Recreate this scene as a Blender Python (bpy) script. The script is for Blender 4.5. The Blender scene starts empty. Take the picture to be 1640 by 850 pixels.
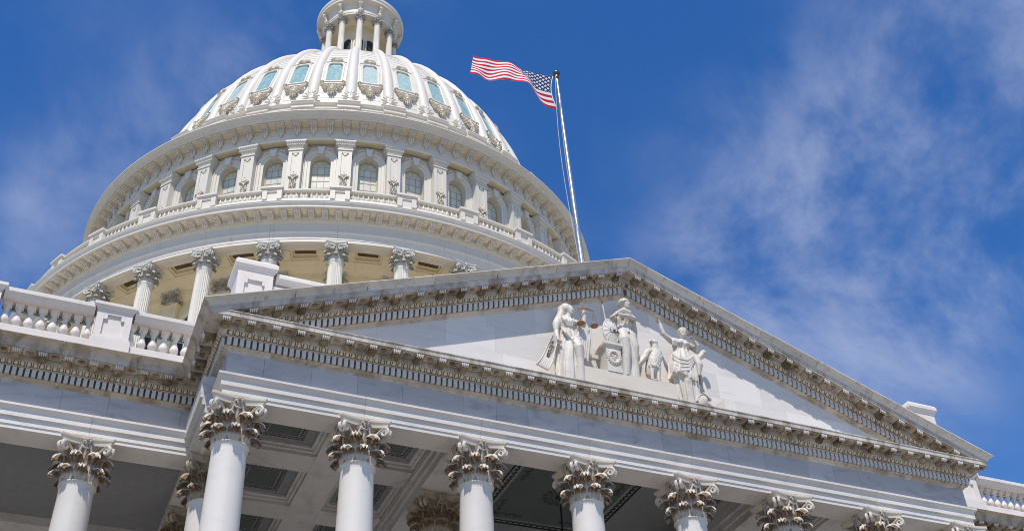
import bpy, bmesh, math, random
from mathutils import Vector, Matrix

random.seed(7)
sc = bpy.context.scene
col = sc.collection
PI = math.pi
R = math.radians
sin, cos = math.sin, math.cos

# ------------------------------------------------------------------ camera
CAM = Vector((-14.998, -25.472, 1.66))
yaw, pitch, roll, fpx = 0.424, 0.682, -0.051, 1850.0
fw = Vector((sin(yaw) * cos(pitch), cos(yaw) * cos(pitch), sin(pitch)))
rt = fw.cross(Vector((0, 0, 1))).normalized()
up = rt.cross(fw)
r2 = rt * cos(roll) + up * sin(roll)
u2 = up * cos(roll) - rt * sin(roll)
cd = bpy.data.cameras.new("camera")
cam = bpy.data.objects.new("camera", cd)
col.objects.link(cam)
cam.matrix_world = Matrix(((r2.x, u2.x, -fw.x, CAM.x), (r2.y, u2.y, -fw.y, CAM.y),
                           (r2.z, u2.z, -fw.z, CAM.z), (0, 0, 0, 1)))
cd.sensor_width = 36.0
cd.lens = fpx / 1640.0 * 36.0
cd.clip_start = 0.1
cd.clip_end = 6000
sc.camera = cam

# ------------------------------------------------------------------ light and sky
SUN_TRAVEL = Vector((0.58, 1.0, -1.9)).normalized()
sun_el = math.asin(-SUN_TRAVEL.z)
sd = bpy.data.lights.new("sun", 'SUN')
sd.energy = 4.3
sd.angle = R(0.5)
sd.color = (1.0, 0.95, 0.86)
sun = bpy.data.objects.new("sun", sd)
col.objects.link(sun)
sun.rotation_euler = SUN_TRAVEL.to_track_quat('-Z', 'Y').to_euler()
sun.location = (-30, -50, 90)

w = bpy.data.worlds.new("World")
sc.world = w
w.use_nodes = True
nt = w.node_tree
for n in list(nt.nodes):
    nt.nodes.remove(n)


def N(tree, typ, **kw):
    n = tree.nodes.new(typ)
    for k, v in kw.items():
        setattr(n, k, v)
    return n


sky = N(nt, 'ShaderNodeTexSky', sky_type='NISHITA', sun_disc=False, sun_elevation=sun_el,
        sun_rotation=math.atan2(-SUN_TRAVEL.x, -SUN_TRAVEL.y), altitude=0.0, air_density=1.0,
        dust_density=0.25, ozone_density=4.0)
bg = N(nt, 'ShaderNodeBackground')
bg.inputs['Strength'].default_value = 0.125
wo = N(nt, 'ShaderNodeOutputWorld')
tc = N(nt, 'ShaderNodeTexCoord')


def pixdir(x, y):
    return (r2 * ((x - 820) / fpx) - u2 * ((y - 425) / fpx) + fw).normalized()


def band(p, q, width):
    """soft streak of cirrus along the great circle through two directions"""
    n = pixdir(*p).cross(pixdir(*q)).normalized()
    d = N(nt, 'ShaderNodeVectorMath', operation='DOT_PRODUCT')
    nt.links.new(tc.outputs['Generated'], d.inputs[0])
    d.inputs[1].default_value = n
    a = N(nt, 'ShaderNodeMath', operation='ABSOLUTE')
    nt.links.new(d.outputs['Value'], a.inputs[0])
    m = N(nt, 'ShaderNodeMapRange', interpolation_type='SMOOTHERSTEP')
    nt.links.new(a.outputs[0], m.inputs['Value'])
    m.inputs['From Min'].default_value = 0.0
    m.inputs['From Max'].default_value = width
    m.inputs['To Min'].default_value = 1.0
    m.inputs['To Max'].default_value = 0.0
    return m.outputs[0]


def wmath(op, a, b=None, c=None):
    m = N(nt, 'ShaderNodeMath', operation=op)
    for i, v in enumerate((a, b, c)):
        if v is None:
            continue
        if isinstance(v, (int, float)):
            m.inputs[i].default_value = v
        else:
            nt.links.new(v, m.inputs[i])
    return m.outputs[0]


def wnoise(scale, detail, rough, stretch=(1, 1, 1), off=(0, 0, 0), dist=0.0):
    mp = N(nt, 'ShaderNodeMapping')
    nt.links.new(tc.outputs['Generated'], mp.inputs['Vector'])
    mp.inputs['Scale'].default_value = stretch
    mp.inputs['Location'].default_value = off
    n = N(nt, 'ShaderNodeTexNoise')
    nt.links.new(mp.outputs[0], n.inputs['Vector'])
    n.inputs['Scale'].default_value = scale
    n.inputs['Detail'].default_value = detail
    n.inputs['Roughness'].default_value = rough
    n.inputs['Distortion'].default_value = dist
    return n.outputs['Fac']


b1 = band((1640, 120), (1230, 500), 0.23)
b2 = band((0, 370), (330, 160), 0.10)
b3 = band((1450, 500), (1640, 330), 0.14)
mask = wmath('ADD', wmath('MULTIPLY', b1, 1.0), wmath('MULTIPLY', b2, 0.50))
mask = wmath('ADD', mask, wmath('MULTIPLY', b3, 0.6))
mask = wmath('MINIMUM', wmath('ADD', mask, 0.10), 1.0)
fine = wnoise(4.6, 10.0, 0.60, (1.0, 1.3, 1.2), (-2.62, 0.442, -1.30), 0.25)
big = wnoise(3.0, 4.0, 0.55, (1, 1, 1), (1.039, 1.257, -4.345), 0.2)
f1 = N(nt, 'ShaderNodeMapRange', interpolation_type='SMOOTHSTEP')
nt.links.new(fine, f1.inputs['Value'])
f1.inputs['From Min'].default_value = 0.36
f1.inputs['From Max'].default_value = 0.74
f2 = N(nt, 'ShaderNodeMapRange', interpolation_type='SMOOTHSTEP')
nt.links.new(big, f2.inputs['Value'])
f2.inputs['From Min'].default_value = 0.28
f2.inputs['From Max'].default_value = 0.58
dens = wmath('MULTIPLY', wmath('MULTIPLY', f1.outputs[0], f2.outputs[0]), mask)
dens = wmath('MINIMUM', wmath('MULTIPLY', dens, 0.84), 0.60)
mixw = N(nt, 'ShaderNodeMix', data_type='RGBA')
nt.links.new(dens, mixw.inputs['Factor'])
hs = N(nt, 'ShaderNodeHueSaturation')
hs.inputs['Saturation'].default_value = 1.29
hs.inputs['Hue'].default_value = 0.509
hs.inputs['Value'].default_value = 1.28
nt.links.new(sky.outputs[0], hs.inputs['Color'])
nt.links.new(hs.outputs[0], mixw.inputs['A'])
mixw.inputs['B'].default_value = (4.2, 4.65, 6.1, 1)
nt.links.new(mixw.outputs['Result'], bg.inputs['Color'])
nt.links.new(bg.outputs[0], wo.inputs[0])

vs = sc.view_settings
vs.view_transform = 'Standard'
vs.look = 'None'
vs.exposure = 0.0
vs.gamma = 1.0
vs.use_curve_mapping = False
sc.cycles.use_denoising = True
sc.cycles.denoising_prefilter = 'ACCURATE'
sc.cycles.pixel_filter_type = 'BLACKMAN_HARRIS'
sc.cycles.filter_width = 1.0
sc.cycles.max_bounces = 8
sc.cycles.diffuse_bounces = 5
sc.cycles.sample_clamp_indirect = 6.0


# ------------------------------------------------------------------ materials
def ramp_mix(t, fac, a, b):
    m = N(t, 'ShaderNodeMix', data_type='RGBA')
    t.links.new(fac, m.inputs['Factor'])
    for key, v in (('A', a), ('B', b)):
        if isinstance(v, tuple):
            m.inputs[key].default_value = (*v, 1)
        else:
            t.links.new(v, m.inputs[key])
    return m.outputs['Result']


def noise(t, vec, scale, detail=6, rough=0.6, dist=0.0):
    n = N(t, 'ShaderNodeTexNoise')
    t.links.new(vec, n.inputs['Vector'])
    n.inputs['Scale'].default_value = scale
    n.inputs['Detail'].default_value = detail
    n.inputs['Roughness'].default_value = rough
    n.inputs['Distortion'].default_value = dist
    return n.outputs['Fac']


def rng(t, v, a, b, c=0.0, d=1.0):
    m = N(t, 'ShaderNodeMapRange', interpolation_type='SMOOTHSTEP')
    t.links.new(v, m.inputs['Value'])
    m.inputs['From Min'].default_value = a
    m.inputs['From Max'].default_value = b
    m.inputs['To Min'].default_value = c
    m.inputs['To Max'].default_value = d
    return m.outputs[0]


def newmat(name, rough=0.6, spec=0.3):
    m = bpy.data.materials.new(name)
    m.use_nodes = True
    t = m.node_tree
    b = t.nodes['Principled BSDF']
    b.inputs['Roughness'].default_value = rough
    b.inputs['Specular IOR Level'].default_value = spec
    return m, t, b


def geopos(t, scale=(1, 1, 1)):
    g = N(t, 'ShaderNodeNewGeometry')
    mp = N(t, 'ShaderNodeMapping')
    mp.inputs['Scale'].default_value = scale
    t.links.new(g.outputs['Position'], mp.inputs['Vector'])
    return mp.outputs[0]


def bump(t, b, h, strength, dist=0.02):
    bp = N(t, 'ShaderNodeBump')
    bp.inputs['Strength'].default_value = strength
    bp.inputs['Distance'].default_value = dist
    t.links.new(h, bp.inputs['Height'])
    t.links.new(bp.outputs[0], b.inputs['Normal'])


def marble(name, base=(0.71, 0.66, 0.60), vein=(0.50, 0.475, 0.45), stain=(0.36, 0.28, 0.19), stain_lo=0.62,
           stain_hi=0.85, stain_amt=0.5, vein_amt=0.55, rnd=0.10, rough=0.55, sscale=1.1, streak=0.0):
    m, t, b = newmat(name, rough)
    p = geopos(t, (1, 1, 1))
    ps = geopos(t, (0.55, 0.55, 1.7))
    v1 = noise(t, ps, 1.3, 8, 0.6, 1.6)
    v1 = rng(t, v1, 0.46, 0.74, 0.0, vein_amt)
    c = ramp_mix(t, v1, base, vein)
    v2 = noise(t, p, 7.0, 5, 0.6, 2.5)
    c = ramp_mix(t, rng(t, v2, 0.60, 0.70, 0.0, 0.30 * vein_amt), c, (0.36, 0.38, 0.42))
    pst = geopos(t, (1.6, 1.6, 0.5))
    s = noise(t, pst, sscale, 7, 0.65, 0.6)
    c = ramp_mix(t, rng(t, s, stain_lo, stain_hi, 0.0, stain_amt), c, stain)
    if streak:
        sk = noise(t, geopos(t, (5.0, 5.0, 0.35)), 1.0, 6, 0.7, 0.2)
        c = ramp_mix(t, rng(t, sk, 0.52, 0.76, 0.0, streak), c, (0.16, 0.14, 0.12))
    oi = N(t, 'ShaderNodeObjectInfo')
    k = rng(t, oi.outputs['Random'], 0.0, 1.0, 1.0 - rnd, 1.0 + rnd * 0.35)
    mu = N(t, 'ShaderNodeMix', data_type='RGBA', blend_type='MULTIPLY')
    mu.inputs['Factor'].default_value = 1.0
    t.links.new(c, mu.inputs['A'])
    cc = N(t, 'ShaderNodeCombineColor')
    for i in range(3):
        t.links.new(k, cc.inputs[i])
    t.links.new(cc.outputs[0], mu.inputs['B'])
    t.links.new(mu.outputs['Result'], b.inputs['Base Color'])
    bump(t, b, noise(t, p, 26.0, 6, 0.7), 0.22, 0.01)
    return m


M_MARBLE = marble("marble")
M_FRIEZE = marble("frieze_marble", base=(0.47, 0.44, 0.425), vein=(0.29, 0.285, 0.295), stain_amt=0.22, vein_amt=0.8, rnd=0.10)
M_CORNICE = marble("weathered_marble", base=(0.64, 0.575, 0.495), vein=(0.44, 0.39, 0.33), stain=(0.25, 0.18, 0.11),
                   stain_lo=0.42, stain_hi=0.66, stain_amt=0.72, vein_amt=0.6, rnd=0.16, streak=0.3)
M_CYMA = marble("grey_weathered_marble", base=(0.72, 0.655, 0.57), vein=(0.47, 0.43, 0.38), stain=(0.20, 0.17, 0.14),
                stain_lo=0.52, stain_hi=0.78, stain_amt=0.6, vein_amt=0.7, rnd=0.16, streak=0.6)
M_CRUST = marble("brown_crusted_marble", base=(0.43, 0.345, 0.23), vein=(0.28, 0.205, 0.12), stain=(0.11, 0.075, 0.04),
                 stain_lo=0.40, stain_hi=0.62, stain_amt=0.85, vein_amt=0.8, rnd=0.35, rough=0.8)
M_WINGC = marble("streaked_brown_marble", base=(0.56, 0.485, 0.39), vein=(0.36, 0.30, 0.24), stain=(0.26, 0.18, 0.10), stain_lo=0.42, stain_hi=0.64,
                 stain_amt=0.75, vein_amt=0.6, rnd=0.14, streak=0.55)
M_EGG = marble("tan_weathered_marble", base=(0.66, 0.56, 0.41), vein=(0.44, 0.35, 0.23), stain=(0.20, 0.14, 0.08), stain_lo=0.50, stain_hi=0.72,
               stain_amt=0.7, vein_amt=0.6, rnd=0.1, rough=0.8)
M_SHAFT = marble("column_marble", base=(0.69, 0.64, 0.58), vein=(0.60, 0.555, 0.505), stain_amt=0.18, vein_amt=0.35, rnd=0.06, rough=0.45)
M_STATUE = marble("statue_marble", base=(0.68, 0.62, 0.54), vein=(0.52, 0.465, 0.40), stain=(0.36, 0.27, 0.18),
                  stain_lo=0.47, stain_hi=0.70, stain_amt=0.55, vein_amt=0.5, rnd=0.05, sscale=2.6)
M_TYMP = marble("tympanum_marble", base=(0.725, 0.68, 0.63), vein=(0.58, 0.555, 0.535), stain_amt=0.12, vein_amt=0.5, rnd=0.10)
M_BALU = marble("balustrade_marble", base=(0.75, 0.68, 0.615), vein=(0.56, 0.49, 0.435), stain=(0.45, 0.36, 0.28), stain_lo=0.55,
                stain_hi=0.8, stain_amt=0.4, vein_amt=0.4, rnd=0.10)
M_PLINTH = marble("cream_marble", base=(0.68, 0.60, 0.49), vein=(0.54, 0.47, 0.375), stain_amt=0.25, vein_amt=0.5, rnd=0.03)
M_SOFFIT = marble("soffit_marble", base=(0.58, 0.555, 0.525), vein=(0.36, 0.345, 0.33), stain=(0.30, 0.23, 0.16), stain_lo=0.5,
                  stain_hi=0.8, stain_amt=0.4, vein_amt=0.6, rnd=0.1)


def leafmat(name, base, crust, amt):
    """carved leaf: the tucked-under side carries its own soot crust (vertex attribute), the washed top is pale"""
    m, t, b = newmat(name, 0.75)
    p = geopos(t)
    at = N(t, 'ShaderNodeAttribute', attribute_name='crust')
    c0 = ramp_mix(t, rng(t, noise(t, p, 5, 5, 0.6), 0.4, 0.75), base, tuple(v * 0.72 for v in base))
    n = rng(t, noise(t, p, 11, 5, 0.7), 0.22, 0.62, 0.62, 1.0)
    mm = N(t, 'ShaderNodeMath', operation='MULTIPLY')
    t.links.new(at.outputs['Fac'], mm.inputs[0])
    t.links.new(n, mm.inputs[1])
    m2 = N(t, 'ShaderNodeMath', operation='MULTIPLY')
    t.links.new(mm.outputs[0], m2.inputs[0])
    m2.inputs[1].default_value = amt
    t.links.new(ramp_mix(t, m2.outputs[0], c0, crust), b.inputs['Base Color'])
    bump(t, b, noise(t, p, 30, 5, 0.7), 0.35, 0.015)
    return m


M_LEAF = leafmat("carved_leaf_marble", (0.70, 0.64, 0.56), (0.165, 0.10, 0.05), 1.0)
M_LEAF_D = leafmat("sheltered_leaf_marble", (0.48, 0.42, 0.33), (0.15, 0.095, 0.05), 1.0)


def paint(name, base, dirt=(0.52, 0.46, 0.36), amt=0.35, rough=0.5, rnd=0.05):
    m, t, b = newmat(name, rough, 0.35)
    p = geopos(t)
    c = ramp_mix(t, rng(t, noise(t, geopos(t, (1, 1, 0.4)), 1.4, 7, 0.65), 0.52, 0.82, 0.0, amt), base, dirt)
    c = ramp_mix(t, rng(t, noise(t, p, 9, 5, 0.7), 0.62, 0.8, 0.0, amt * 0.5), c, dirt)
    sk = noise(t, geopos(t, (3.2, 3.2, 0.30)), 1.0, 7, 0.72, 0.2)
    c = ramp_mix(t, rng(t, sk, 0.54, 0.78, 0.0, 0.38), c, tuple(v * 0.62 for v in dirt))
    t.links.new(c, b.inputs['Base Color'])
    bump(t, b, noise(t, p, 18, 4, 0.6), 0.08, 0.01)
    return m


M_IRON = paint("white_painted_iron", (0.70, 0.645, 0.555))
M_IRON_S = paint("bounce_warmed_painted_iron", (0.86, 0.745, 0.51), (0.52, 0.41, 0.23), 0.4)  # white paint with the soffits' warm bounced light put into its colour
M_IRON_D = paint("weathered_painted_iron", (0.66, 0.585, 0.45), (0.34, 0.27, 0.17), 0.6)
M_IRON_F = paint("grey_painted_iron", (0.66, 0.61, 0.53), (0.45, 0.41, 0.34), 0.25)
M_DOME = paint("dome_white_paint", (0.685, 0.635, 0.56), (0.50, 0.43, 0.345), 0.35)
M_LEAF_I = leafmat("painted_iron_leaf", (0.66, 0.64, 0.58), (0.30, 0.25, 0.18), 0.8)


def plain(name, c, rough=0.6, metal=0.0, spec=0.4, var=0.15, vs_=4.0):
    m, t, b = newmat(name, rough, spec)
    p = geopos(t)
    t.links.new(ramp_mix(t, rng(t, noise(t, p, vs_, 6, 0.65), 0.35, 0.75), c, tuple(v * (1 - var) for v in c)), b.inputs['Base Color'])
    b.inputs['Metallic'].default_value = metal
    return m


M_CEIL = plain("grey_painted_ceiling", (0.24, 0.24, 0.238), 0.8, var=0.12)
M_CEILP = plain("green_grey_ceiling_panel", (0.10, 0.115, 0.105), 0.8, var=0.15)
M_STENCIL = plain("dark_stencil_paint", (0.025, 0.027, 0.027), 0.8)
M_SLOT = plain("dark_brown_panel", (0.13, 0.085, 0.04), 0.8, var=0.5, vs_=9)
M_BRONZE = plain("brown_bronze", (0.42, 0.20, 0.08), 0.5, 0.3, var=0.4, vs_=14)
M_COPPER = plain("green_copper", (0.30, 0.44, 0.36), 0.7, var=0.3)
M_BLACK = plain("black_iron", (0.02, 0.02, 0.022), 0.5)
M_DARK = plain("dark_interior", (0.03, 0.03, 0.032), 0.7)
M_ROOF = plain("light_roof", (0.62, 0.60, 0.56), 0.8)
M_STEEL = plain("brushed_steel", (0.50, 0.51, 0.53), 0.34, 0.8, var=0.1)
M_ROPE = plain("grey_rope", (0.45, 0.45, 0.47), 0.8)
M_MUNTIN = plain("tan_window_bars", (0.50, 0.42, 0.28), 0.6)


def panemat(name, cols, rough, spec):
    m, t, b = newmat(name, rough, spec)
    oi = N(t, 'ShaderNodeObjectInfo')
    cr = N(t, 'ShaderNodeValToRGB')
    cr.color_ramp.interpolation = 'CONSTANT'
    el = cr.color_ramp.elements
    while len(el) < len(cols):
        el.new(0.5)
    for i, c in enumerate(cols):
        el[i].position = i / len(cols)
        el[i].color = (*c, 1)
    t.links.new(oi.outputs['Random'], cr.inputs[0])
    p = geopos(t, (1, 1, 0.35))
    c = ramp_mix(t, rng(t, noise(t, p, 6, 5, 0.6), 0.4, 0.75, 0.0, 0.35), cr.outputs[0], (0.85, 0.88, 0.86))
    t.links.new(c, b.inputs['Base Color'])
    bump(t, b, noise(t, p, 3, 3, 0.5), 0.1, 0.02)
    return m


M_PANE = panemat("old_window_glass", [(0.60, 0.62, 0.50), (0.66, 0.62, 0.54), (0.62, 0.64, 0.53), (0.66, 0.58, 0.54), (0.68, 0.66, 0.52), (0.54, 0.60, 0.50)], 0.3, 0.35)
M_CYAN = panemat("blue_green_glass", [(0.26, 0.42, 0.39), (0.36, 0.50, 0.46), (0.23, 0.40, 0.38), (0.46, 0.55, 0.50)], 0.16, 0.6)

m, t, b = newmat("plaza_paving", 0.85)
p_ = geopos(t)
t.links.new(ramp_mix(t, rng(t, noise(t, p_, 0.6, 8, 0.6), 0.35, 0.7), (0.27, 0.255, 0.23), (0.20, 0.19, 0.175)), b.inputs['Base Color'])
M_GROUND = m


# ------------------------------------------------------------------ mesh helpers
class MB:
    def __init__(s):
        s.v, s.f, s.m = [], [], []

    def add(s, vs_, fs, mat=0):
        o = len(s.v)
        s.v += [tuple(p) for p in vs_]
        s.f += [tuple(i + o for i in f) for f in fs]
        s.m += [mat] * len(fs)
        return o

    def merge(s, other, M=None, mat=None):
        vs_ = other.v if M is None else [tuple(M @ Vector(p)) for p in other.v]
        o = len(s.v)
        s.v += vs_
        s.f += [tuple(i + o for i in f) for f in other.f]
        s.m += other.m if mat is None else [mat] * len(other.f)

    def hexa(s, q, mat=0):
        s.add(q, [(0, 3, 2, 1), (4, 5, 6, 7), (0, 1, 5, 4), (1, 2, 6, 5), (2, 3, 7, 6), (3, 0, 4, 7)], mat)

    def box(s, x0, x1, y0, y1, z0, z1, mat=0):
        s.hexa([(x0, y0, z0), (x1, y0, z0), (x1, y1, z0), (x0, y1, z0), (x0, y0, z1), (x1, y0, z1), (x1, y1, z1), (x0, y1, z1)], mat)

    def loft(s, rings, caps=True, mat=0, closed=True):
        n = len(rings[0])
        vs_ = [p for r in rings for p in r]
        fs = []
        for i in range(len(rings) - 1):
            for j in range(n if closed else n - 1):
                k = (j + 1) % n
                fs.append((i * n + j, i * n + k, (i + 1) * n + k, (i + 1) * n + j))
        if caps:
            fs.append(tuple(range(n - 1, -1, -1)))
            fs.append(tuple((len(rings) - 1) * n + j for j in range(n)))
        s.add(vs_, fs, mat)

    def lathe(s, prof, n=48, a0=0.0, a1=2 * PI, mat=0, rmod=None):
        """profile of (r, z); angle measured so that a = 0 faces -Y"""
        full = abs(a1 - a0 - 2 * PI) < 1e-6
        k = n if full else n + 1
        rings = []
        for j in range(k):
            a = a0 + (a1 - a0) * j / n
            rings.append([((r * (rmod(a, z) if rmod else 1)) * sin(a), -(r * (rmod(a, z) if rmod else 1)) * cos(a), z) for r, z in prof])
        if full:
            rings.append(rings[0])
        s.loft(rings, caps=False, mat=mat, closed=False)

    def tube(s, pts, rad, n=8, mat=0, flat=1.0):
        pts = [Vector(p) for p in pts]
        if isinstance(rad, (int, float)):
            rad = [rad] * len(pts)
        rings = []
        ref = None
        for i, p in enumerate(pts):
            d = (pts[min(i + 1, len(pts) - 1)] - pts[max(i - 1, 0)]).normalized()
            if ref is None:
                ref = d.orthogonal().normalized()
            ref = (ref - d * ref.dot(d)).normalized()
            bn = d.cross(ref)
            rings.append([tuple(p + (ref * cos(2 * PI * j / n) + bn * sin(2 * PI * j / n) * flat) * rad[i]) for j in range(n)])
        s.loft(rings, True, mat)

    def ball(s, c, r, n=10, m=7, mat=0, rot=None):
        r = (r, r, r) if isinstance(r, (int, float)) else r
        rings = []
        for i in range(1, m):
            ph = PI * i / m
            rr = []
            for j in range(n):
                a = 2 * PI * j / n
                q = Vector((r[0] * sin(ph) * cos(a), r[1] * sin(ph) * sin(a), -r[2] * cos(ph)))
                if rot:
                    q = rot @ q
                rr.append((c[0] + q.x, c[1] + q.y, c[2] + q.z))
            rings.append(rr)
        s.loft(rings, True, mat)

    def mesh(s, name, mats, smooth=None, recalc=True):
        me = bpy.data.meshes.new(name)
        me.from_pydata(s.v, [], s.f)
        for mt in (mats if isinstance(mats, (list, tuple)) else [mats]):
            me.materials.append(mt)
        if any(s.m):
            me.polygons.foreach_set('material_index', s.m)
        if recalc:
            bm = bmesh.new()
            bm.from_mesh(me)
            bmesh.ops.recalc_face_normals(bm, faces=bm.faces)
            bm.to_mesh(me)
            bm.free()
        if smooth is not None:
            me.polygons.foreach_set('use_smooth', [True] * len(me.polygons))
            if smooth < 180:
                me.set_sharp_from_angle(angle=R(smooth))
        me.update()
        return me


def put(name, me, parent=None, loc=(0, 0, 0), rz=0.0, scale=None):
    o = bpy.data.objects.new(name, me)
    col.objects.link(o)
    o.parent = parent
    o.location = loc
    o.rotation_euler = (0, 0, rz)
    if scale:
        o.scale = scale if isinstance(scale, (tuple, list)) else (scale,) * 3
    return o


def tag(o, label=None, cat=None, group=None, kind=None):
    for k, v in (('label', label), ('category', cat), ('group', group), ('kind', kind)):
        if v:
            o[k] = v
    return o


def thing(name, label, cat, loc=(0, 0, 0), group=None):
    o = put(name, None, None, loc)
    return tag(o, label, cat, group)


def seg(prof, A, B, mat=0, mb=None):
    """closed moulding profile swept between two end functions (p, z) -> xyz"""
    mb = mb or MB()
    mb.loft([[A(p, z) for p, z in prof], [B(p, z) for p, z in prof]], True, mat)
    return mb


# ------------------------------------------------------------------ ground
g = MB()
g.box(-900, 900, -900, 900, -0.5, 0.0)
tag(put("ground", g.mesh("ground", M_GROUND)), kind='structure')

# ------------------------------------------------------------------ shared ornaments
S = 3.25
E_ = 0.41
XF = 3.5 * S + E_            # end of the frieze
YF = -E_
YR2 = 3.165                  # axis of the second row of columns
YW = YR2 - E_                # frieze plane of the wings
ZA, ZT, ZF = 17.55, 18.21, 18.92     # architrave bottom, top, frieze top
ZS = 19.57                   # corona soffit
ZCT = 19.72                  # top of the level cornice
SL = 0.378                   # slope of the pediment
RAKE = 4.70                  # height of the raking mouldings above the level ones at the apex
NECK = 16.386


def smoothstep(a, b, x):
    x = max(0.0, min(1.0, (x - a) / (b - a)))
    return x * x * (3 - 2 * x)


def leaf_mb(r0, z0, h, out, drop, wid, nt_=17, nu=15):
    """acanthus leaf hugging the bell and rolling over at the tip; returns builder and crust values"""
    path = []
    for i in range(nt_):
        t = i / (nt_ - 1)
        if t < 0.62:
            q = t / 0.62
            path.append((r0 + 0.035 * q + 0.05 * q ** 3, z0 + h * 0.93 * q))
        else:
            q = (t - 0.62) / 0.38
            a = q * PI * 0.92
            cr = out * 0.5
            path.append((r0 + 0.085 + cr * (1 - cos(a)), z0 + h * 0.93 + sin(a) * h * 0.10 - drop * q ** 2))
    front, back = [], []
    crust = []
    for i, (r, z) in enumerate(path):
        t = i / (nt_ - 1)
        wv = wid * (0.86 + 0.22 * sin(PI * min(t / 0.75, 1.0))) * (1.0 if t < 0.84 else 1.0 - (t - 0.84) * 1.6)
        wv *= 1 + 0.10 * sin(i * PI / 2 + 0.6) * (0.3 + 0.7 * t)
        for j in range(nu):
            u = -1 + 2 * j / (nu - 1)
            fl = (0.016 + 0.014 * t) * cos(u * PI * 3.0) - 0.05 * u * u * (1 - 0.2 * t)
            x = u * wv
            sag = 0.05 * u * u * t - 0.012 * t * cos(u * PI * 3.0)
            front.append((x, -(r + fl), z - sag))
            back.append((x * 0.97, -(r + fl - 0.032 + 0.012 * t), z - sag + 0.046 * smoothstep(0.5, 0.8, t)))
    fs = []
    nfr = nt_ * nu
    for i in range(nt_ - 1):
        for j in range(nu - 1):
            a = i * nu + j
            fs.append((a, a + 1, a + nu + 1, a + nu))
            fs.append((nfr + a, nfr + a + nu, nfr + a + nu + 1, nfr + a + 1))
    for i in range(nt_ - 1):
        for j in (0, nu - 1):
            a = i * nu + j
            fs.append((a, a + nu, nfr + a + nu, nfr + a))
    for j in range(nu - 1):
        a = (nt_ - 1) * nu + j
        fs.append((a, a + 1, nfr + a + 1, nfr + a))
    mb = MB()
    mb.add(front + back, fs)
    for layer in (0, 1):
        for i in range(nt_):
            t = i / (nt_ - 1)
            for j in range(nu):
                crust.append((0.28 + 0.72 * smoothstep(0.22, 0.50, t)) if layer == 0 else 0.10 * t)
    return mb, crust


def volute_mb():
    """pair of scrolls under one corner of the abacus, built at angle 0"""
    mb = MB()
    crust = []
    for sx in (-1, 1):
        pts, rad = [], []
        for i in range(6):
            q = i / 5
            r = 0.47 + 0.27 * q ** 1.5
            pts.append((sx * (0.18 - 0.11 * q), -r, 0.52 + 0.40 * q ** 0.8))
            rad.append(0.032 + 0.012 * q)
        c = (-0.79, 0.825)
        for i in range(1, 20):
            a = PI * 0.72 - i * PI * 2 * 1.6 / 20
            rr = 0.125 * (1 - 0.70 * i / 20)
            pts.append((sx * (0.07 - 0.02 * i / 20), c[0] - rr * cos(a), c[1] + rr * sin(a)))
            rad.append(0.048 - 0.010 * i / 20)
        n0 = len(mb.v)
        mb.tube(pts, rad, 7)
        for k in range(len(mb.v) - n0):
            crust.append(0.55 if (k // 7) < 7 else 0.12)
    return mb, crust


def helix_mb():
    """the small inner scrolls meeting under one rosette, built at angle 0"""
    mb = MB()
    for sx in (-1, 1):
        pts = []
        for i in range(5):
            q = i / 4
            pts.append((sx * (0.20 - 0.09 * q), -(0.47 + 0.08 * q), 0.60 + 0.30 * q))
        for i in range(1, 12):
            a = PI * 0.1 + i * PI * 2 * 1.2 / 12
            rr = 0.065 * (1 - 0.6 * i / 12)
            pts.append((sx * (0.045 + rr * cos(a)), -0.56, 0.90 + rr * sin(a)))
        mb.tube(pts, 0.026, 6)
    mb.tube([(0, -0.46, 0.55), (0, -0.49, 0.70), (0, -0.53, 0.85), (0, -0.56, 0.97)], [0.02, 0.035, 0.028, 0.04], 7)
    return mb


def rosette_mb():
    mb = MB()
    for k in range(7):
        a = 2 * PI * k / 7
        mb.ball((0.075 * cos(a), -0.605, 1.055 + 0.075 * sin(a)), (0.056, 0.030, 0.044), 7, 5, 0, Matrix.Rotation(-a, 3, 'Y'))
    mb.ball((0, -0.65, 1.055), 0.042, 7, 5)
    return mb


def abacus_mb():
    mb = MB()

    def ring(grow, z):
        pts = []
        for k in range(4):
            a0 = R(45) + k * PI / 2
            for i in range(9):
                q = -1 + 2 * i / 8
                d = 0.57 + (0.68 - 0.57) * q * q + grow
                x = q * (0.63 + grow)
                a = k * PI / 2
                pts.append((x * cos(a) + d * sin(a), x * sin(a) - d * cos(a), z))
        return pts
    mb.loft([ring(-0.05, 0.965), ring(-0.035, 1.05), ring(-0.018, 1.085), ring(-0.002, 1.09), ring(0.012, 1.12), ring(0.012, 1.164)])
    return mb


def bell_mb():
    mb = MB()
    mb.lathe([(0.30, 0.0), (0.43, 0.0), (0.43, 0.30), (0.45, 0.60), (0.50, 0.86), (0.57, 0.98), (0.57, 1.02), (0.30, 1.02)], 32)
    return mb


def setcrust(me, vals):
    a = me.attributes.new('crust', 'FLOAT', 'POINT')
    a.data.foreach_set('value', [float(v) for v in vals])


LOW = leaf_mb(0.445, 0.0, 0.36, 0.23, 0.12, 0.16)
UPP = leaf_mb(0.455, 0.10, 0.60, 0.28, 0.14, 0.165)
VOL = volute_mb()
HEL = helix_mb()
ROS = rosette_mb()
ABA = abacus_mb()
BEL = bell_mb()


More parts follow.
